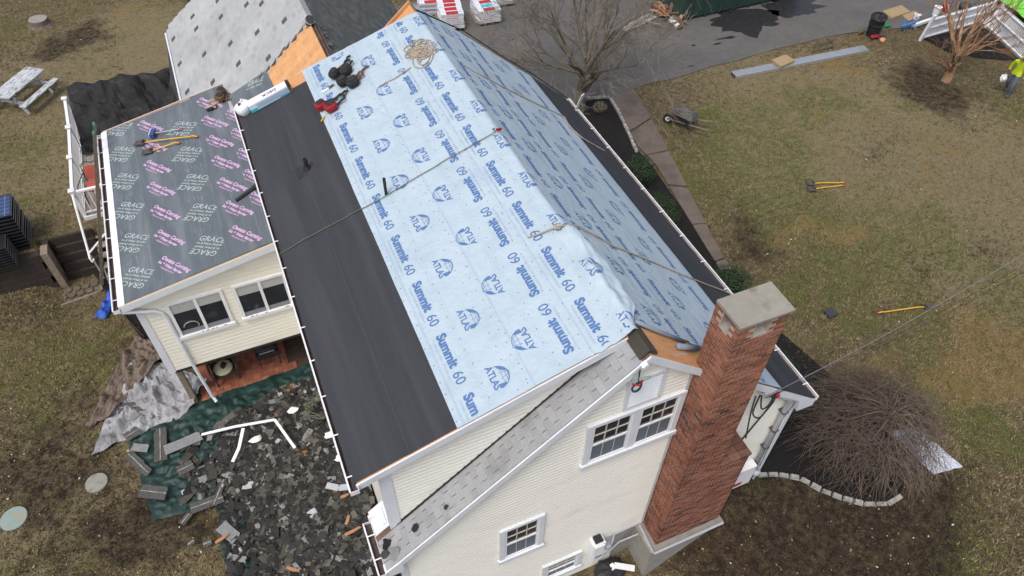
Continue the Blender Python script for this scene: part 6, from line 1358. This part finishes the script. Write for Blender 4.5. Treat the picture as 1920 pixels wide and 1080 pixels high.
rod('vinyl_post', 'white fence post rising behind the orange barked tree', 'post', [(26.2,13.9,0), (26.35,14.0,1.9)], .12, .12, M_white)
o = patch('tarp', (27.5,13.0,.3),(29.5,12.2,.3),(30.5,14.5,.35),(28.0,15.2,.3), .35, .9, mat('lime_tarp', (.16,.62,.05), (.22,.72,.08), 3, .5, bump=.3), 24, 24, 41); tag(o, 'bright lime green tarp at the top right corner', 'tarp')
bush((27.6,12.1), .8, .6, .8, 'dark leafy shrub between the lime tarp and the picket panel', 1500)
# dumpster
dm = thing('dumpster', 'dark green roll-off dumpster on the driveway at the top', 'dumpster', (16.8, 20.2, 0)); M_dump = mat('dumpster_green', (.018,.045,.038), (.03,.06,.05), 4, .6, c3=(.07,.05,.035), s3=3, t3=(.6,.8))
MB().box(13.95, 20.2, 18.9, 21.2, .13, .20).build('floor', M_dump, dm)
MB().box(13.95, 20.2, 18.9, 18.98, .203, 1.75).build('side_wall', M_dump, dm); MB().box(13.95, 20.2, 21.12, 21.2, .203, 1.75).build('side_wall', M_dump, dm); MB().box(13.95, 14.03, 18.985, 21.115, .203, 1.75).build('end_wall', M_dump, dm); MB().box(20.12, 20.2, 18.985, 21.115, .203, 1.75).build('end_wall', M_dump, dm)
for x in [14.3+i*.75 for i in range(8)]: MB().box(x, x+.09, 18.82, 18.895, .13, 1.7).build('rib', M_dump, dm)
MB().box(13.93, 20.22, 18.85, 18.99, 1.752, 1.86).box(13.90, 14.05, 18.995, 21.2, 1.752, 1.86).build('top_rail', M_dump, dm)
for y in (19.3, 20.8): MB().box(14.1, 20.0, y-.06, y+.06, .05, .128).build('skid', M_steel, dm)
for x in (14.4, 19.7):
    for y in (19.2, 20.9): MB().lathe([(.05,-.08),(.05,.08)], (x,y+.16,.078), (0,1,0), 14).build('roller', M_black, dm)
mb = MB()
for i in range(260): scrap(mb, rd.uniform(14.1,20), rd.uniform(19.05,21.05), 1.2+rd.uniform(-.1,.35), rd.uniform(.3,1.0), rd.uniform(.1,.3), rd.uniform(0,6.28), rd.uniform(-.4,.4), rd.uniform(-.4,.4))
tag(mb.build('dumpster_rubble', island_mat('wood_rubble', [(0,(.30,.15,.075)),(.3,(.22,.10,.055)),(.55,(.12,.07,.05)),(.8,(.38,.24,.14))])), 'torn boards and shingles filling the green dumpster', 'rubble', kind='stuff')
mb = MB()
for i in range(46): scrap(mb, 13.5+rd.gauss(0,.3), 19.4+rd.gauss(0,.6), .12+rd.uniform(0,.3), rd.uniform(.2,.8), rd.uniform(.06,.15), rd.uniform(0,6.28), rd.uniform(-.3,.3), rd.uniform(-.3,.3))
tag(mb.build('wood_rubble', bpy.data.materials['wood_rubble']), 'pile of torn orange boards spilled at the end of the dumpster', 'rubble', kind='stuff')
a, b = at(1168,55,z=.12), at(1256,14,z=.12); d = (b-a).normalized(); n = V(-d.y, d.x, 0); t = thing('plank', 'long weathered pale plank lying on the driveway behind the tree', 'plank', a)
MB().slab([a-n*.22, b-n*.22, b+n*.22, a+n*.22], .06).build('face', mat('pale_plank', (.34,.33,.31), (.24,.23,.22), 5, .9, stretch=(1,1,1), c3=(.14,.13,.12), s3=3, t3=(.52,.7)), t); MB().slab([a-n*.04+V(0,0,.012), b-n*.04+V(0,0,.012), b+n*.04+V(0,0,.012), a+n*.04+V(0,0,.012)], .01).build('batten', M_wood, t)
p = at(1266,45,z=.12); ax = (at(1272,50,z=.12)-at(1258,38,z=.12)).normalized(); o = MB().lathe([(.11,-.36),(.11,.36)], (0,0,0), ax, 16).build('paper_roll', M_white); o.location = (p.x, p.y, .14); tag(o, 'white roll lying beside the dumpster end', 'roll'); MB().lathe([(.118,.30),(.118,.37),(.05,.375)], (0,0,0), ax, 16).build('end_ring', M_black, o, local=True)
# shingle bundles on pallets behind the ridge
def bundle_pallet(label, c, nx_, ny_, nz_, yaw, cols, cat='shingle bundle'):
    pl = thing('pallet', 'wooden pallet under the ' + label, 'pallet', (c[0],c[1],.03), rz_=yaw)
    for k in range(5): MB().box(-.6, .6, -.55+k*.25, -.43+k*.25, .10, .12).build('slat', M_wood, pl, local=True)
    for k in range(3): MB().box(-.58+k*.53, -.48+k*.53, -.54, .56, .0, .099).build('stringer', M_wood, pl, local=True)
    for k in range(nz_):
        for i in range(nx_):
            for j in range(ny_):
                m_ = cols[(i+j+k) % len(cols)]; mb = MB().box(-.48, .48, -.165, .165, 0, .085)
                o = mb.build('shingle_bundle', m_); lx, ly = (i-(nx_-1)/2)*.98+rnd(-.02,.02), (j-(ny_-1)/2)*.345+rnd(-.015,.015)
                o.location = (c[0]+lx*math.cos(yaw)-ly*math.sin(yaw), c[1]+lx*math.sin(yaw)+ly*math.cos(yaw), .155+k*.09); o.rotation_euler.z = yaw+rnd(-.03,.03)
                tag(o, 'wrapped shingle bundle in the ' + label, cat, 'bundles of the ' + label)
                if k == nz_-1 or j == 0:
                    MB().box(-.25, .25, -.167, .10, .0855, .0875).build('printed_label', (M_red, M_box_teal, flat('bundle_grey', (.25,.27,.30)) if 'bundle_grey' not in bpy.data.materials else bpy.data.materials['bundle_grey'])[(i+j) % len(cols) if cols[0] != M_box_teal else 1], o, local=True)
M_bund = mat('bundle_wrap', (.70,.72,.74), (.58,.60,.63), 5, .5); M_bundg = mat('bundle_wrap_grey', (.28,.31,.36), (.38,.41,.46), 5, .5)
bundle_pallet('red and white pallet stack behind the far ridge', (4.75,22.4), 1, 4, 7, R(-12), [M_bund]); bundle_pallet('grey banded pallet stack at the top edge', (4.3,23.8), 1, 4, 6, R(-12), [M_bundg, M_bund])
bundle_pallet('teal and white pallet stack beside the bare tree', (6.3,22.3), 1, 4, 6, R(-5), [M_bund, M_bund]); bundle_pallet('farther teal pallet stack at the top edge', (7.5,23.4), 1, 3, 6, R(-5), [M_bund])

rod('metal_trim', 'short white drip edge sticking up at the far end of the front gutter', 'metal trim', [(4.58,10.75,3.20), (4.66,10.6,3.75)], .16, .02, M_white)
# ================================================================ worker
wk_ = Vector((22.55, 9.5, 0)); HEAD = R(200)
sk = {'pel': (0,0,.95), 'sp1': (.02,0,1.12), 'sp2': (.06,0,1.32), 'chest': (.09,0,1.42), 'neck': (.14,0,1.53), 'head0': (.18,0,1.62), 'head1': (.20,0,1.74),
 'hipL': (0,.10,.92), 'kneL': (.20,.12,.52), 'ankL': (.10,.12,.10), 'toeL': (.26,.13,.04), 'hipR': (0,-.10,.92), 'kneR': (-.04,-.11,.50), 'ankR': (-.32,-.11,.14), 'toeR': (-.20,-.11,.04),
 'shL': (.08,.20,1.43), 'elL': (.0,.30,1.18), 'wrL': (.20,.34,1.00), 'haL': (.26,.34,.95), 'shR': (.08,-.20,1.43), 'elR': (.02,-.30,1.18), 'wrR': (.0,-.30,.93), 'haR': (.02,-.30,.86)}
rad = {'pel': .15, 'sp1': .145, 'sp2': .16, 'chest': .15, 'neck': .065, 'head0': .085, 'head1': .09, 'hipL': .105, 'kneL': .068, 'ankL': .05, 'toeL': .042, 'hipR': .105, 'kneR': .068, 'ankR': .05, 'toeR': .042, 'shL': .075, 'elL': .055, 'wrL': .038, 'haL': .042, 'shR': .075, 'elR': .055, 'wrR': .038, 'haR': .042}
ed = [('pel','sp1'),('sp1','sp2'),('sp2','chest'),('chest','neck'),('neck','head0'),('head0','head1'),('pel','hipL'),('hipL','kneL'),('kneL','ankL'),('ankL','toeL'),('pel','hipR'),('hipR','kneR'),('kneR','ankR'),('ankR','toeR'),('chest','shL'),('shL','elL'),('elL','wrL'),('wrL','haL'),('chest','shR'),('shR','elR'),('elR','wrR'),('wrR','haR')]
for s_, hd in ((1,'haL'),(-1,'haR')):
    h0 = Vector(sk[hd])
    for k, (dx, l) in enumerate(((-.03,.07),(-.01,.085),(.012,.08),(.032,.065),(.045,.045))):
        n1, n2 = hd+'f%d' % k, hd+'g%d' % k; sk[n1] = tuple(h0+V(dx+.01, 0, -.035 if k < 4 else .0)); sk[n2] = tuple(h0+V(dx+.03, -s_*.015, -.035-l*.5)); rad[n1] = .011; rad[n2] = .009; ed += [(hd, n1), (n1, n2)]
ks = list(sk); me = bpy.data.meshes.new('person'); me.from_pydata([sk[k] for k in ks], [(ks.index(a), ks.index(b)) for a, b in ed], []); po = bpy.data.objects.new('person', me); C.objects.link(po)
md = po.modifiers.new('skin', 'SKIN'); po.modifiers.new('sub', 'SUBSURF').levels = 2
for i, k in enumerate(ks): d_ = me.skin_vertices[0].data[i]; d_.radius = (rad[k], rad[k]*(.82 if k in ('sp1','sp2','chest','pel') else 1)); d_.use_root = (k == 'pel')
bpy.context.view_layer.update(); ev = po.evaluated_get(bpy.context.evaluated_depsgraph_get()); nm_ = bpy.data.meshes.new_from_object(ev); bpy.data.objects.remove(po)
nm_.name = 'person'; M_hi = mat('hi_vis_yellow', (.62,.78,.02), (.52,.68,.02), 6, .8); M_jean = mat('denim', (.07,.10,.15), (.12,.15,.20), 8, .9); M_skin = flat('skin', (.42,.26,.18), .6); M_glove = flat('brown_glove', (.16,.08,.05)); M_boot = flat('boot', (.06,.045,.035))
for m_ in (M_hi, M_jean, M_skin, M_glove, M_boot): nm_.materials.append(m_)
for pg in nm_.polygons:
    c_ = pg.center; side = abs(c_.y) > .235 and c_.z < 1.1
    pg.material_index = 2 if c_.z > 1.50 else (3 if side and c_.z < .985 else (0 if c_.z > .90 or side else (1 if c_.z > .10 else 4))); pg.use_smooth = True
person = bpy.data.objects.new('person', nm_); C.objects.link(person); person.location = wk_; person.rotation_euler.z = HEAD; ORI[person.name] = Vector((0,0,0)); tag(person, 'worker in a bright yellow shirt and jeans walking at the right edge', 'person')
MB().lathe([(.105,-.02),(.108,.05),(.07,.12),(.02,.135)], (.20,0,1.74), (0,0,1), 14).slab([(.28,-.09,1.745),(.40,-.06,1.735),(.40,.06,1.735),(.28,.09,1.745)], .012).build('cap', M_hi, person, local=True, smooth=True)
for s_ in (-1, 1): MB().blob((.285,s_*.035,1.70), .012, .014, .010, 6).build('eye', M_black, person, local=True); MB().blob((.20,s_*.098,1.68), .03, .014, .035, 6).build('ear', M_skin, person, local=True)
MB().blob((.295,0,1.665), .02, .016, .026, 6).build('nose', M_skin, person, local=True); MB().box(.272,.285,-.03,.03,1.612,1.622).build('mouth', flat('lip', (.30,.13,.10)), person, local=True)
p = wk_ + Matrix.Rotation(HEAD, 3, 'Z') @ V(.04,-.31,.62); mb = MB(); mb.blob((0,0,0), .14, .10, .17, 10, 0, .2); mb.tube([(0,0,.14),(0,0,.24)], .02, 5); o = mb.build('plastic_bag', M_white); o.location = p; tag(o, 'white plastic bag carried by the worker in yellow', 'bag')
